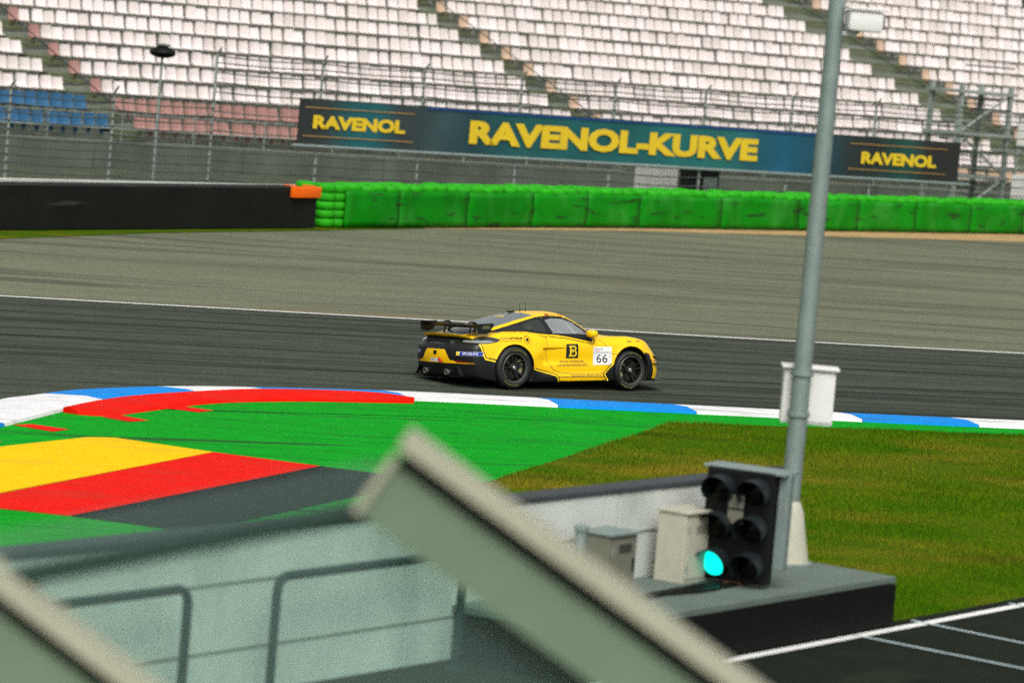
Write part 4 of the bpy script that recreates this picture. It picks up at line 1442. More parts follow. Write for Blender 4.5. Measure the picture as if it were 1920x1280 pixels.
f_ws = pchip([(1.3, .50), (1.7, .56), (2.15, .64)])
part[(X > 1.36) & (X < 2.25) & (AY < f_ws(X)) & (NX_ > .22) & (Z > .885) & (Z > f_zc(X) + 0.012) & (X + 0.42 * Y * Y > 1.46)] = 'windshield'
# hood vent, head lamps, front ducts
part[in_poly(X, AY, [(2.40, .46), (2.66, .44), (2.70, .58), (2.44, .62)]) & (NZ_ > .5) & (Z > .7)] = 'hood_vent'
part[(((X - 3.02) / .17) ** 2 + ((AY - .60) / .115) ** 2 < 1) & (NZ_ > .2) & (Z > .5)] = 'head_lamp'
part[in_poly(X, Z, [(2.78, .60), (2.90, .57), (2.97, .44), (3.01, .30), (3.0, .10), (2.6, .08)]) & side & (X > XF)] = 'front_corner_trim'
part[(X > 3.2) & (Z > .16) & (Z < .41) & (FC[:, 0] < f_xf(Z) - 0.50 * (AY / .92) ** 2.8 - 0.035)] = 'front_grille'
und = (NZ_ < -.6) & (Z < .30)
part[und] = 'underbody'
rr_, rf_ = np.hypot(X, Z - RR), np.hypot(X - XF, Z - RF)
part[((rr_ < AR + .002) | (rf_ < AF + .002)) & (AY < .93)] = 'wheel_well'
PM = {'body_shell': m_yellow, 'door': m_yellow, 'side_skirt': m_yellow, 'side_skirt_insert': m_cblack, 'front_arch_insert': m_cblack, 'rear_bumper': m_cblack, 'diffuser_shroud': m_matt,
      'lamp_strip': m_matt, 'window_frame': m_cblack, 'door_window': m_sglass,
      'quarter_window': m_dglass, 'rear_window': m_rglass, 'windshield': m_glass, 'hood_vent': m_matt, 'head_lamp': m_hlamp, 'front_corner_trim': m_cblack,
      'front_grille': m_matt, 'underbody': m_well, 'wheel_well': m_well}


def piece(name, mask, m, parent=car, V=BV, Q=BQ, N=BN, lean=True):
    q = Q[mask]
    if len(q) == 0:
        return None
    u, inv = np.unique(q, return_inverse=True)
    me = bpy.data.meshes.new(name)
    me.from_pydata(V[u].tolist(), [], inv.reshape(-1, 4).tolist())
    me.materials.append(m)
    me.polygons.foreach_set('use_smooth', [True] * len(me.polygons))
    me.normals_split_custom_set_from_vertices(N[u].tolist())
    o = link(name, me, parent)
    return body_part(o) if lean else o


PARTS = {}
for nm in sorted(set(part)):
    m = PM[nm]
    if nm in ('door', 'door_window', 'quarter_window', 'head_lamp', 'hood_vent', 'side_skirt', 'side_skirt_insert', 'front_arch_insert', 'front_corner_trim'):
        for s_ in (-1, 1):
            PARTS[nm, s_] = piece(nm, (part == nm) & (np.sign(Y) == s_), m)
    else:
        PARTS[nm, 0] = piece(nm, part == nm, m)

# dark inner skin of the cabin (same shape a little inside, open where the glass is)
iv, iq, in_ = iso(lambda x, y, z: car_field(x, y, z) + 0.03, (-1.1, -1.0, 0.1), (3.4, 1.0, 1.34), 0.035)
ic = iv[iq].mean(1)
iN = in_[iq].mean(1)
ix, iy, iz = ic.T
iay = np.abs(iy)
opn = (in_poly(ix, iz, [(.79, 1.16), (1.0, 1.20), (1.2, 1.185), (1.38, 1.13), (1.56, 1.02), (1.72, .895), (1.30, .90), (.90, .92)]) & (iay > .3)) | \
      ((ix > 1.38) & (ix < 2.2) & (iay < .58) & (iN[:, 0] > .2) & (iz > .88)) | ((ix > -.66) & (ix < .64) & (iay < .46) & (iN[:, 2] > .3) & (iz > .9)) | \
      (in_poly(ix, iz, QW) & (iay > .3))
keep = ~opn & (ix > -0.5) & (ix < 2.2)
piece('cabin_lining', keep, m_inside, car, iv, iq, -in_)
MB().box((0.85, 0, 0.55), (2.2, 1.3, 0.04)).build('cabin_floor', m_inside, car)
body_part(MB().box((0.25, 0, 0.72), (0.06, 1.25, 0.40)).build('rear_bulkhead', m_inside, car))
body_part(MB().box((1.86, 0, 0.80), (0.22, 1.28, 0.20), bev=0.04).build('dashboard', m_inside, car))


# ---- drawing on the body: decals laid on the surface
def on_side(x, z, lift=0.003):
    h = bvh.ray_cast(Vector((x, -3, z)), Vector((0, 1, 0)))
    if h[0] is None:
        return Vector((x, -0.86, z))
    return h[0] + Vector((h[1].x, h[1].y, h[1].z)) * (lift if h[1].y < 0 else -lift)


def on_rear(y, z, lift=0.003):
    h = bvh.ray_cast(Vector((-3, y, z)), Vector((1, 0, 0)))
    if h[0] is None:
        return Vector((-1, y, z))
    return h[0] + h[1] * (lift if h[1].x < 0 else -lift)


def on_top(x, y, lift=0.003):
    h = bvh.ray_cast(Vector((x, y, 3)), Vector((0, 0, -1)))
    return h[0] + h[1] * (lift if h[1].z > 0 else -lift)


def decal(name, verts2, faces, proj, m, parent=car, lean=True, fine=0.03):
    """2-D faces cut fine, then laid on the car"""
    bm = bmesh.new()
    vv = [bm.verts.new((p[0], p[1], 0)) for p in verts2]
    for f in faces:
        try:
            bm.faces.new([vv[i] for i in f])
        except ValueError:
            pass
    bmesh.ops.triangulate(bm, faces=bm.faces)
    for _ in range(4):
        es = [e for e in bm.edges if e.calc_length() > fine]
        if not es:
            break
        bmesh.ops.subdivide_edges(bm, edges=es, cuts=1)
        bmesh.ops.triangulate(bm, faces=[f for f in bm.faces if len(f.verts) > 3])
    for v in bm.verts:
        v.co = proj(v.co.x, v.co.y)
    me = bpy.data.meshes.new(name)
    bm.to_mesh(me)
    bm.free()
    me.materials.append(m)
    o = link(name, me, parent)
    return body_part(o) if lean else o


def ribbon(name, pts, w, proj, m, parent=car):
    P = []
    for i in range(len(pts) - 1):
        a, b = np.array(pts[i]), np.array(pts[i + 1])
        n = max(2, int(np.linalg.norm(b - a) / 0.02))
        P += [a + (b - a) * k / n for k in range(n)]
    P.append(np.array(pts[-1]))
    V, F = [], []
    for i, p in enumerate(P):
        t = P[min(i + 1, len(P) - 1)] - P[max(i - 1, 0)]
        t = t / max(np.linalg.norm(t), 1e-9)
        nn = np.array([-t[1], t[0]]) * w / 2
        V += [proj(*(p + nn)), proj(*(p - nn))]
    for i in range(len(P) - 1):
        F.append((2 * i, 2 * i + 1, 2 * i + 3, 2 * i + 2))
    me = bpy.data.meshes.new(name)
    me.from_pydata([tuple(v) for v in V], [], F)
    me.materials.append(m)
    return body_part(link(name, me, parent))


def shift(pts, d):
    out = []
    for i in range(len(pts)):
        a, b = np.array(pts[max(i - 1, 0)]), np.array(pts[min(i + 1, len(pts) - 1)])
        t = (b - a) / np.linalg.norm(b - a)
        out.append((pts[i][0] - t[1] * d, pts[i][1] + t[0] * d))
    return out


def sd(x, z):
    return on_side(x, z, 0.003)


def sd2(x, z):
    return on_side(x, z, 0.006)


def rect(x0, x1, z0, z1):
    return [(x0, z0), (x1, z0), (x1, z1), (x0, z1)], [(0, 1, 2, 3)]


def side_text(txt, x0, x1, z0, z1, m, lift=0.006, **kw):
    v, f = fit_text(txt, x1 - x0, z1 - z0, **kw)
    v = v + np.array([(x0 + x1) / 2, (z0 + z1) / 2])
    return decal('lettering', v, f, lambda a, b: on_side(a, b, lift), m)


# shut lines
dl = [(.705, .905), (.705, .62), (.745, .44), (.84, .325), (.98, .275), (1.35, .252), (1.80, .246), (1.955, .27), (2.02, .36), (2.045, .50), (2.02, .64), (1.93, .77), (1.82, .845)]
ribbon('door_seam', dl, 0.008, sd, m_stg)
ribbon('skirt_seam', [(.95, .205), (1.5, .195), (1.96, .185)], 0.010, sd, m_stg)
ribbon('fender_seam', [(2.045, .58), (2.14, .575), (2.20, .565)], 0.007, sd, m_stg)
# pinstripes
bp = [(.60, .905), (.735, .868), (.77, .895)]
ribbon('pinstripe', bp, 0.010, sd, m_stk)
bp2 = [(.80, .885), (1.20, .842), (1.70, .745), (1.785, .845)]
ribbon('pinstripe', bp2, 0.013, sd, m_stk)
decal('window_corner', [(.85, .925), (1.20, .876), (1.69, .780), (1.745, .845), (1.72, .90), (1.45, .92)], [(0, 1, 2, 3, 4, 5)], sd, m_cblack)
sk = [(.36, .372), (.44, .360), (.88, .255), (.95, .20), (.975, .13)]
ribbon('pinstripe', sk, 0.012, sd2, m_stk)
ribbon('pinstripe', shift(sk, -0.022), 0.026, sd2, m_sty)
fs = [(2.075, .418), (1.895, .240), (1.99, .125)]
ribbon('pinstripe', fs[:2], 0.012, sd2, m_stk)
ribbon('pinstripe', fs[1:], 0.012, sd2, m_stk)
ribbon('pinstripe', [(2.10, .412), (1.925, .240)], 0.026, sd2, m_sty)
ribbon('pinstripe', [(1.925, .240), (2.02, .125)], 0.026, sd2, m_sty)
rs = [(-.655, .775), (-.575, .545), (-.375, .505)]
ribbon('pinstripe', rs, 0.013, sd2, m_stk)
ribbon('pinstripe', shift(rs, -0.024), 0.028, sd2, m_sty)
# door emblem, names and number
decal('emblem_square', *rect(1.12, 1.375, .515, .755), sd, m_stk)
EB = [  # a slab-serif letter B, outer strokes as rectangles
    rect(1.175, 1.33 - .03, .705, .725), rect(1.195, 1.228, .545, .725), rect(1.175, 1.30, .545, .567), rect(1.215, 1.30, .630, .650), rect(1.246, 1.262, .604, .676),
    ([(1.29, .725), (1.32, .712), (1.33, .690), (1.33, .672), (1.318, .650), (1.30, .640), (1.285, .645), (1.298, .662), (1.302, .684), (1.295, .704)], [tuple(range(10))]),
    ([(1.29, .636), (1.318, .640), (1.335, .625), (1.343, .600), (1.335, .565), (1.312, .548), (1.29, .545), (1.29, .566), (1.306, .576), (1.312, .600), (1.304, .624)], [tuple(range(11))])]
ev, ef = [], []
for v, f in EB:
    n = len(ev)
    ev += v
    ef += [tuple(i + n for i in q) for q in f]
decal('emblem_letter', ev, ef, sd2, m_sty)
side_text('BAUER IMMOBILIEN', 1.00, 1.50, .442, .478, m_stg)
side_text('UNTERNEHMENSGRUPPE', .925, 1.565, .382, .418, m_stg)
side_text('Schempp Exclusive', 1.22, 1.86, .205, .236, m_stg, bold=0.01)
decal('number_panel', *rect(1.695, 2.075, .395, .70), sd, m_stw)
decal('panel_rule', *rect(1.71, 2.06, .602, .609), sd2, m_stg)
side_text('66', 1.765, 1.985, .43, .575, m_stk)
for i in range(9):
    x = 1.715 + i * 0.02
    decal('small_print', *rect(x, x + .014, .660, .672), sd2, m_stg)
    if i < 6:
        decal('small_print', *rect(x, x + .014, .633, .643), sd2, m_str)
side_text('ZINS', -.27, -.10, .845, .880, m_stg)
side_text('OPTIMUM', -.09, .185, .845, .880, m_stk, bold=0.02)
for i in range(14):
    x = -.26 + i * 0.031
    decal('small_print', *rect(x, x + .022, .818, .826), sd2, m_stg)


def disc2(cx_, cz_, r, n=16):
    return [(cx_ + r * math.cos(2 * math.pi * k / n), cz_ + r * math.sin(2 * math.pi * k / n)) for k in range(n)], [tuple(range(n))]


decal('emblem_disc', *disc2(.285, .838, .030), sd2, m_stk)
for k in range(10):
    q = 2 * math.pi * k / 10
    decal('emblem_dot', *disc2(.285 + .060 * math.cos(q), .838 + .060 * math.sin(q), .011, 6), sd2, m_stk)
# front bumper side lettering
for ch, x0, x1, mm in (('M', 3.02, 3.065, m_stl), ('O', 3.07, 3.11, m_str), ('B', 3.115, 3.15, m_stb), ('I', 3.155, 3.165, m_stl), ('L', 3.17, 3.19, m_stl)):
    side_text(ch, x0, x1, .425, .475, mm)
for x in (2.42, 2.62):
    decal('small_print', *rect(x, x + .10, .775, .79), sd2, m_stg)
decal('hood_vent', [(2.34, -.60), (2.56, -.57), (2.60, -.50), (2.38, -.52)], [(0, 1, 2, 3)], lambda a, b: on_top(a, b, 0.004), m_matt)
# roof flags
for x in (.96, 1.26):
    yf = -.505 if x < 1.1 else -.49
    for k_, mm in ((0, m_stk), (1, m_str)):
        y0 = yf + (.022 if k_ == 0 else 0)
        decal('roof_flag', [(x - .055, y0 - .008), (x + .05, y0), (x + .055, y0 + .022), (x - .05, y0 + .014)], [(0, 1, 2, 3)], lambda a, b: on_top(a, b, 0.004), mm)
    for i in range(4):
        decal('small_print', *rect(x + .09 + i * .03, x + .112 + i * .03, yf + .008, yf + .022), lambda a, b: on_top(a, b, 0.004), m_stg)
# rear: yellow plate panel with strip, reflectors
_pp = [(-.80, .445), (.80, .445), (.80, .452), (.50, .490), (.385, .490), (.265, .655), (.235, .672), (-.235, .672), (-.265, .655), (-.385, .490), (-.50, .490), (-.80, .452)]
decal('number_plate_panel', _pp, [(0, 1, 2, 3, 4, 9, 10, 11), (4, 5, 6, 7, 8, 9)], lambda a, b: on_rear(-a, b, 0.002), m_yellow)
for s_ in (-1, 1):
    decal('reflector', [(s_ * p[0], p[1]) for p in [(.47, .488), (.52, .460), (.80, .456), (.80, .468), (.52, .494)]], [(0, 1, 2, 3, 4)], lambda a, b: on_rear(-a, b, 0.004), m_refl)
# rear: tyre maker plates, paper plate, badge letters, roof number
for s_ in (-1, 1):
    yc = s_ * 0.685
    def rp_(a, b, yc=yc):
        return on_rear(yc - a, b, 0.004)
    def rp2(a, b, yc=yc):
        return on_rear(yc - a, b, 0.007)
    decal('sponsor_plate', *rect(-.175, .175, .578, .642), rp_, m_stw)
    decal('sponsor_plate', *rect(-.170, -.120, .582, .638), rp2, m_sty)
    decal('sponsor_plate', *rect(-.112, .170, .582, .638), rp2, m_stb)
    v, f = fit_text('MICHELIN', .205, .030, bold=0.02)
    decal('lettering', v + np.array([.045, .611]), f, lambda a, b, yc=yc: on_rear(yc - a, b, 0.010), m_stw)
rq = lambda a, b: on_rear(-a, b, 0.004)
decal('paper_plate', *rect(-.13, .13, .462, .515), rq, m_stw)
for i in range(5):
    decal('small_print', *rect(-.11 + i * .022, -.093 + i * .022, .492, .502), lambda a, b: on_rear(-a, b, 0.007), m_stg)
decal('sensor_patch', *rect(-.045, .045, .575, .645), rq, m_matt)
v, f = fit_text('CAYMAN', .40, .022)
decal('lettering', v + np.array([-.02, .765]), f, lambda a, b: on_rear(-a, b, 0.004), m_lip)
v, f = fit_text('66', .20, .12)
decal('lettering', v, f, lambda a, b: on_top(0.32 + b, -a - 0.05, 0.006), m_sty)
# tail lamps wrap round the rear corners
for s_ in (-1, 1):
    def corner(a, z, s_=s_, lift=0.004):
        o_ = Vector((.8 * a - 1.8, s_ * (.6 * a + 2.4), z))
        h = bvh.ray_cast(o_, Vector((.6, -s_ * .8, 0)))
        if h[0] is None:
            return Vector((.8 * a - .5, s_ * (.6 * a + .6), z))
        k = 1 if h[1].dot(Vector((.6, -s_ * .8, 0))) < 0 else -1
        return h[0] + h[1] * lift * k
    tlp = [(-.33, .788), (-.10, .776), (.12, .780), (.24, .806), (.290, .838), (.285, .846), (.20, .872), (.10, .889), (0, .889), (-.10, .876), (-.20, .856), (-.33, .832)]
    tl = decal('tail_lamp', tlp, [tuple(range(12))], corner, m_lamp, fine=.02)
    decal('light_band', [(-.325, .796), (-.08, .788), (.12, .792), (.19, .806), (.10, .826), (-.08, .822), (-.325, .822)], [tuple(range(7))], lambda a, z: corner(a, z, lift=.009), m_lampb, fine=.02)

# rear lip
V, F = [], []
NS = 24
lip = [(0.10, -0.012), (0.02, -0.004), (-0.055, 0.014), (-0.085, 0.030), (-0.080, 0.014), (-0.055, -0.012), (0.02, -0.028), (0.10, -0.030)]
for i in range(NS + 1):
    y = -0.66 + 1.32 * i / NS
    e = (abs(y) / .66)
    for (a, b) in lip:
        V.append((-.815 + a + 0.13 * e ** 3, y, .905 + b - 0.035 * e ** 3))
n = len(lip)
F = [(i * n + j, (i + 1) * n + j, (i + 1) * n + (j + 1) % n, i * n + (j + 1) % n) for i in range(NS) for j in range(n)]
F += [tuple(range(n)), tuple(NS * n + j for j in range(n))]
body_part(MB().add(V, F).build('rear_lip', m_yellow, car, True))

# wing: aerofoil, end plates, swan-neck mounts
WX, WZ = -.56, 1.055
af = [(0.14, 0.0), (0.11, -0.022), (0.04, -0.034), (-0.05, -0.022), (-0.12, 0.012), (-0.145, 0.036), (-0.115, 0.028), (-0.04, 0.006), (0.05, 0.004), (0.11, 0.012)]
V, F = [], []
NS = 20
for i in range(NS + 1):
    y = -.80 + 1.60 * i / NS
    cz = 0.014 * (abs(y) / .80) ** 2
    for (a, b) in af:
        V.append((WX + a, y, WZ + b + cz))
n = len(af)
F = [(i * n + j, (i + 1) * n + j, (i + 1) * n + (j + 1) % n, i * n + (j + 1) % n) for i in range(NS) for j in range(n)]
wing = body_part(MB().add(V, F).build('wing', m_cblack, car, True))
for s_ in (-1, 1):
    ep = [(0.18, 0.035), (0.165, 0.060), (-0.14, 0.052), (-0.17, 0.035), (-0.155, -0.085), (-0.11, -0.115), (0.02, -0.120), (0.10, -0.085)]
    body_part(MB().prism(ep, lambda u, v: (WX + u, s_ * .80, WZ + v), (0, s_ * .014, 0)).build('end_plate', m_cblack, car))
    yk = s_ * .36
    mb = MB()
    mb.prism([(0.05, -.215), (0.11, -.215), (0.12, -.10), (0.165, -.02), (0.16, .045), (0.10, .075), (-0.02, .066), (-0.03, .040), (0.05, .046), (0.115, .022), (0.115, -.02), (0.075, -.10)],
             lambda u, v: (WX + u, yk - .007, WZ + v), (0, .014, 0))
    mb.prism([(-.035, -.215), (.0, -.215), (.045, -.01), (.02, -.01)], lambda u, v: (WX + u, yk - .007, WZ + v), (0, .014, 0))
    mb.box((WX + .04, yk, WZ - .205), (.20, .07, .03))
    body_part(mb.build('wing_mount', m_cblack, car))
for a, b, z in ((-.05, .09, .005), (-.07, .10, -.022)):
    decal('end_plate_print', *rect(WX + a, WX + b, WZ + z - .004, WZ + z + .014), lambda u, v: Vector((u, -.818, v)), m_stg)
v, f = fit_text('EAST RACING', .17, .024)
decal('lettering', v + np.array([WX + .02, WZ - .028]), f, lambda u, w_: Vector((u, -.8185, w_)), m_lip)

# diffuser, exhaust pipes, tow strap
for s_ in (-1, 1):
    yc = s_ * .30
    px_ = float(f_xr(.30)) + 0.045
    fr = MB()
    def to3(u, v, yc=yc, s_=s_):
        return (px_ - .022, yc + s_ * (u + .06), v)
    outer = [(-.17, .395), (.18, .395), (.26, .27), (.32, .235), (.0, .215), (-.10, .235)]
    inner = [(-.145, .378), (.165, .378), (.24, .265), (.285, .248), (.01, .232), (-.08, .248)]
    nO = len(outer)
    V = [to3(*p) for p in outer] + [to3(*p) for p in inner]
    V2 = [(x + .07, y, z) for (x, y, z) in V]
    F = [(i, (i + 1) % nO, nO + (i + 1) % nO, nO + i) for i in range(nO)]
    F += [(2 * nO + a, 2 * nO + d, 2 * nO + c, 2 * nO + b) for (a, b, c, d) in F[:nO]]
    F += [(i, 2 * nO + i, 2 * nO + (i + 1) % nO, (i + 1) % nO) for i in range(nO)]
    F += [(nO + i, nO + (i + 1) % nO, 3 * nO + (i + 1) % nO, 3 * nO + i) for i in range(nO)]
    body_part(MB().add(V + V2, F).build('exhaust_surround', m_cblack, car))
    ep = MB().lathe([(.030, .20), (.040, .20), (.046, .0), (.047, -.05), (.040, -.052), (.037, .0), (.030, .18)], 20, 'X', (px_ - .03, s_ * .30, .295)).build('exhaust_pipe', m_pipe, car, True)
    body_part(ep)
    for k in range(4):
        body_part(MB().box((px_ + .15, s_ * (.06 + .14 * k), .232), (.24, .008, .08)).build('diffuser_fin', m_matt, car))
body_part(MB().box((-.66, 0, .205), (.36, 1.16, .02), ry=R(10)).build('diffuser_floor', m_matt, car))
body_part(MB().box((-1.03, -.185, .485), (.03, .10, .045), rx=R(35), bev=.008).build('tow_strap', m_strap, car))
# splitter, canards, mirrors, wiper, aerials
V, F = [], []
NS = 24
for i in range(NS + 1):
    y = -.86 + 1.72 * i / NS
    xf_ = 3.47 - .44 * (abs(y) / .92) ** 2.8
    V += [(xf_ + .05, y, .105), (xf_ - .35, y, .105), (xf_ - .35, y, .120), (xf_ + .05, y, .120)]
F = [(i * 4 + j, i * 4 + (j + 1) % 4, i * 4 + 4 + (j + 1) % 4, i * 4 + 4 + j) for i in range(NS) for j in range(4)]
F += [(0, 1, 2, 3), tuple(NS * 4 + j for j in range(4))]
body_part(MB().add(V, F).build('front_splitter', m_cblack, car))
for s_ in (-1, 1):
    for (x0, z0, ln, w) in ((2.98, .345, .30, .07), (3.02, .465, .16, .05)):
        V = []
        for t in np.linspace(0, 1, 6):
            x = x0 + ln * t
            z = z0 + .05 * (1 - t)
            h = bvh.ray_cast(Vector((x, s_ * 3, z)), Vector((0, -s_, 0)))
            yb = h[0].y if h[0] else s_ * .8
            V += [(x, yb - s_ * .01, z), (x, yb + s_ * w * (0.4 + .6 * t), z + .01), (x, yb + s_ * w * (0.4 + .6 * t), z + .018), (x, yb - s_ * .01, z + .01)]
        F = [(i * 4 + j, i * 4 + (j + 1) % 4, i * 4 + 4 + (j + 1) % 4, i * 4 + 4 + j) for i in range(5) for j in range(4)] + [(0, 1, 2, 3), (20, 21, 22, 23)]
        body_part(MB().add(V, F).build('dive_plane', m_cblack, car))
    # mirror: shell on a stalk
    mb = MB()
    bm = bmesh.new()
    bmesh.ops.create_uvsphere(bm, u_segments=18, v_segments=12, radius=1)
    for v in bm.verts:
        x, y, z = v.co
        sgn = 1 if z > 0 else -1
        z = sgn * abs(z) ** .75
        v.co = Vector((1.625 + .065 * x + (.05 if x > 0 else 0) * x, s_ * (.872 + .105 * math.copysign(abs(y) ** .7, y)), .925 + .066 * z))
    bm.verts.index_update()
    mb.add([tuple(v.co) for v in bm.verts], [[v.index for v in f.verts] for f in bm.faces])
    bm.free()
    mr_ = body_part(mb.build('mirror', m_yellow, car, True))
    body_part(MB().tube([(1.70, s_ * .72, .86), (1.67, s_ * .80, .875), (1.64, s_ * .86, .91)], .018, 8).build('mirror_stalk', m_cblack, car, True))
for (x, y, h) in ((.80, .05, .14), (.90, .02, .16)):
    zt = on_top(x, y).z
    body_part(MB().tube([(x, y, zt - .01), (x + .005, y, zt + .03), (x - .01, y, zt + h)], [.012, .005, .003], 6).build('aerial', m_plast, car))
body_part(MB().box((.66, .12, on_top(.66, .12).z + .012), (.14, .05, .03), bev=.01).build('roof_vent', m_plast, car))
for x, z in ((.80, 1.185), (1.03, 1.205), (1.26, 1.175), (1.44, 1.10), (.92, .922)):
    p = on_side(x, z, .004)
    body_part(MB().lathe([(.001, -.004), (.009, -.003), (.012, .004)], 8, 'Y', p).build('window_fastener', m_nut, car))

# wheels: tyre, rim with spokes, disc, caliper, centre nut
def wheel(x, s_, rt, wd):
    yo = s_ * (0.895 if x > 1 else 0.900)
    yi = yo - s_ * wd
    c = (x, 0, rt)
    rim_r = .245
    d = 1 if s_ > 0 else -1

    def yy(t):        # t from the outer face inwards
        return yo - s_ * t
    tyre = MB().lathe([(rim_r - .004, yy(.020)), (rim_r + .012, yy(.004)), (rim_r + .05, yy(-.006)), (rt - .04, yy(.0)), (rt - .012, yy(.016)), (rt, yy(.045)), (rt + .001, yy(wd / 2)), (rt, yy(wd - .045)),
                       (rt - .012, yy(wd - .016)), (rt - .04, yy(wd)), (rim_r + .03, yy(wd)), (rim_r - .004, yy(wd - .02))], 56, 'Y', c).build('tyre', m_tyre, car, True)
    mb = MB().lathe([(rim_r, yy(.014)), (rim_r - .006, yy(.008)), (rim_r - .018, yy(.012)), (rim_r - .022, yy(.03)), (rim_r - .034, yy(.09)), (rim_r - .035, yy(wd - .03)), (rim_r, yy(wd - .02))], 56, 'Y', c)
    rim = mb.build('rim', m_rim, car, True)
    MB().lathe([(rim_r + .002, yy(.012)), (rim_r - .004, yy(.0035)), (rim_r - .013, yy(.006)), (rim_r - .016, yy(.016))], 56, 'Y', c).build('rim_lip', m_lip, rim, True)
    sp = MB()
    for k in range(5):
        for dq in (-.17, .17):
            q = 2 * math.pi * k / 5 + .4
            a0, a1 = q + dq * .9, q + dq * 1.25
            for (r0, r1, w0, w1, t0, t1) in ((.05, .226, .016, .012, .055, .022),):
                V = []
                for rr2, ww, tt, aa in ((r0, w0, t0, a0), (r1, w1, t1, a1)):
                    ca, sa = math.cos(aa), math.sin(aa)
                    for e_, o_ in ((-1, 0), (1, 0), (1, .03), (-1, .03)):
                        V.append((x + rr2 * ca - sa * ww * e_, yy(tt + o_), rt + rr2 * sa + ca * ww * e_))
                sp.add(V, [(0, 1, 5, 4), (1, 2, 6, 5), (2, 3, 7, 6), (3, 0, 4, 7), (4, 5, 6, 7), (0, 3, 2, 1)])
    sp.build('spokes', m_rim, rim)
    MB().lathe([(.001, yy(.03)), (.05, yy(.032)), (.072, yy(.045)), (.075, yy(.09))], 24, 'Y', c).build('hub', m_rim, rim, True)
    MB().lathe([(.012, yy(.012)), (.024, yy(.008)), (.032, yy(.014)), (.036, yy(.034))], 16, 'Y', c).build('centre_nut', m_nut, rim, True)
    MB().lathe([(.07, yy(.10)), (.185, yy(.10)), (.185, yy(.13)), (.07, yy(.13))], 40, 'Y', c, True).build('brake_disc', m_disc, car)
    side_ = -1 if x > 1 else 1
    V = []
    for k in range(9):
        q = (math.pi if side_ < 0 else 0) + R(-40 + 80 * k / 8)
        for rr2 in (.145, .208):
            for t in (.075, .155):
                V.append((x + rr2 * math.cos(q), yy(t), rt + rr2 * math.sin(q)))
    F = []
    for k in range(8):
        a = 4 * k
        F += [(a, a + 4, a + 5, a + 1), (a + 2, a + 3, a + 7, a + 6), (a, a + 2, a + 6, a + 4), (a + 1, a + 5, a + 7, a + 3)]
    F += [(0, 1, 3, 2), (32, 34, 35, 33)]
    MB().add(V, F).build('brake_caliper', m_cal, car)
    MB().lathe([(rim_r - .035, yy(wd - .06)), (.01, yy(wd - .06))], 24, 'Y', c).build('brake_shield', m_well, car)
    if s_ < 0:
        for a0 in (R(75), R(255)):
            v, f = fit_text('MICHELIN', .30, .026, bold=0.01)
            V = []
            rm = rim_r + .050
            for p in v:
                q = a0 - p[0] / rm
                V.append((x + (rm + p[1]) * math.cos(q), yy(-.0075), rt + (rm + p[1]) * math.sin(q)))
            me = bpy.data.meshes.new('tyre_lettering')
            me.from_pydata(V, [], f)
            me.materials.append(m_tyel)
            link('tyre_lettering', me, tyre)


for s_ in (-1, 1):
    wheel(0.0, s_, RR, .31)
    wheel(XF, s_, RF, .29)
# seats, roll cage and driver inside
for yq in (.33,):
    b = MB()
    b.box((.62, yq, .78), (.12, .46, .62), ry=R(-14), bev=.05)
    b.box((.92, yq, .60), (.55, .46, .12), bev=.05)
    b.box((.58, yq, 1.06), (.10, .26, .16), ry=R(-14), bev=.04)
    body_part(b.build('bucket_seat', m_matt, car, True))
cg = [[(.60, -.60, .62), (.60, -.56, .98), (.64, -.46, 1.15), (.64, .46, 1.15), (.60, .56, .98), (.60, .60, .62)],
      [(.64, -.46, 1.15), (1.25, -.47, 1.17), (1.55, -.56, 1.04), (1.78, -.62, .86)], [(.64, .46, 1.15), (1.25, .47, 1.17), (1.55, .56, 1.04), (1.78, .62, .86)],
      [(1.28, -.47, 1.165), (1.66, -.60, .78)], [(.62, .50, 1.10), (.60, -.58, .66)]]
for k, p in enumerate(cg):
    body_part(MB().tube(p, .020, 8).build('roll_cage_bar', m_cage if k in (3,) else m_inside, car, True))
body_part(MB().lathe([(.165, -.016), (.185, 0), (.165, .016), (.15, 0)], 24, 'X', (1.42, .33, .86), True).build('steering_wheel', m_plast, car, True))
for o in car.children:
    if o.name.startswith(('cabin_floor',)):
        body_part(o)

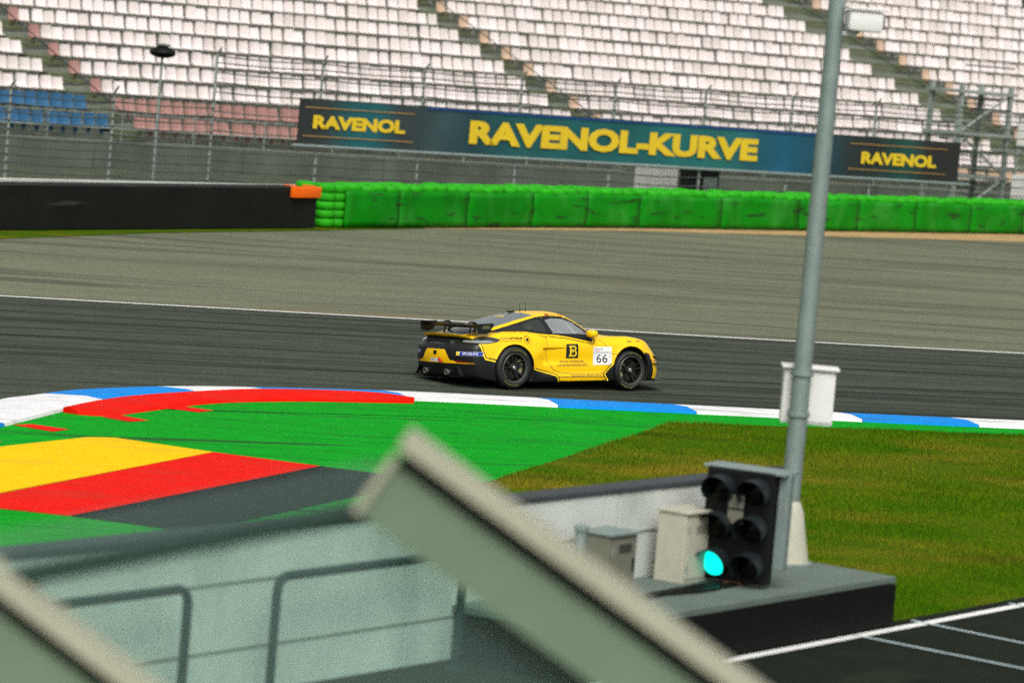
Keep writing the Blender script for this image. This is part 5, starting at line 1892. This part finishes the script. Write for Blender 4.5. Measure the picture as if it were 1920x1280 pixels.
# driver: one skinned body with helmet
drv = thing('person', 'driver in a pale suit and helmet seated in the yellow race car', 'person', CAR_LOC, R(CAR_HEAD))
drv.rotation_euler = car.rotation_euler
me = bpy.data.meshes.new('body')
J = {'pelvis': (.82, .33, .70, .13), 'belly': (.77, .33, .82, .125), 'chest': (.72, .33, .95, .145), 'neck': (.71, .33, 1.02, .06), 'head': (.725, .33, 1.08, .075),
     'shL': (.74, .51, .985, .07), 'elL': (.98, .56, .84, .05), 'wrL': (1.22, .46, .86, .036), 'haL': (1.34, .45, .90, .035),
     'shR': (.74, .15, .985, .07), 'elR': (.98, .10, .84, .05), 'wrR': (1.22, .20, .86, .036), 'haR': (1.34, .21, .90, .035),
     'hiL': (.88, .43, .68, .09), 'knL': (1.30, .46, .74, .068), 'anL': (1.66, .43, .56, .045), 'hiR': (.88, .23, .68, .09), 'knR': (1.30, .20, .74, .068), 'anR': (1.66, .23, .56, .045)}
Ed = [('pelvis', 'belly'), ('belly', 'chest'), ('chest', 'neck'), ('neck', 'head'), ('chest', 'shL'), ('shL', 'elL'), ('elL', 'wrL'), ('wrL', 'haL'), ('chest', 'shR'), ('shR', 'elR'), ('elR', 'wrR'), ('wrR', 'haR'),
      ('pelvis', 'hiL'), ('hiL', 'knL'), ('knL', 'anL'), ('pelvis', 'hiR'), ('hiR', 'knR'), ('knR', 'anR')]
ks = list(J)
me.from_pydata([J[k][:3] for k in ks], [(ks.index(a), ks.index(b)) for a, b in Ed], [])
me.materials.append(m_suit)
bo = body_part(link('body', me, drv))
skm = bo.modifiers.new('skin', 'SKIN')
for i, k in enumerate(ks):
    me.skin_vertices[0].data[i].radius = (J[k][3], J[k][3])
    me.skin_vertices[0].data[i].use_root = (k == 'pelvis')
skm.use_smooth_shade = True
ssm = bo.modifiers.new('smooth', 'SUBSURF')
ssm.levels = ssm.render_levels = 2
bm = bmesh.new()
bmesh.ops.create_uvsphere(bm, u_segments=24, v_segments=16, radius=1)
for v in bm.verts:
    x, y, z = v.co
    v.co = Vector((.735 + .145 * x + (.02 if x > 0 and z < 0 else 0) * x, .33 + .118 * y, 1.055 + .128 * z * (1.0 if z > 0 else 1.05)))
bm.verts.index_update()
mb = MB().add([tuple(v.co) for v in bm.verts], [[v.index for v in f.verts] for f in bm.faces])
bm.free()
hm = body_part(mb.build('helmet', m_helm, drv, True))
V, F = [], []
for i in range(13):
    q = R(-62 + 124 * i / 12)
    for z in (1.04, 1.06, 1.085, 1.10):
        k = math.sqrt(max(0, 1 - ((z - 1.055) / .128) ** 2))
        V.append((.735 + .149 * k * math.cos(q), .33 + .122 * k * math.sin(q), z))
F = [(i * 4 + j, i * 4 + j + 1, i * 4 + 5 + j, i * 4 + 4 + j) for i in range(12) for j in range(3)]
body_part(MB().add(V, F).build('visor', m_visor, drv, True))
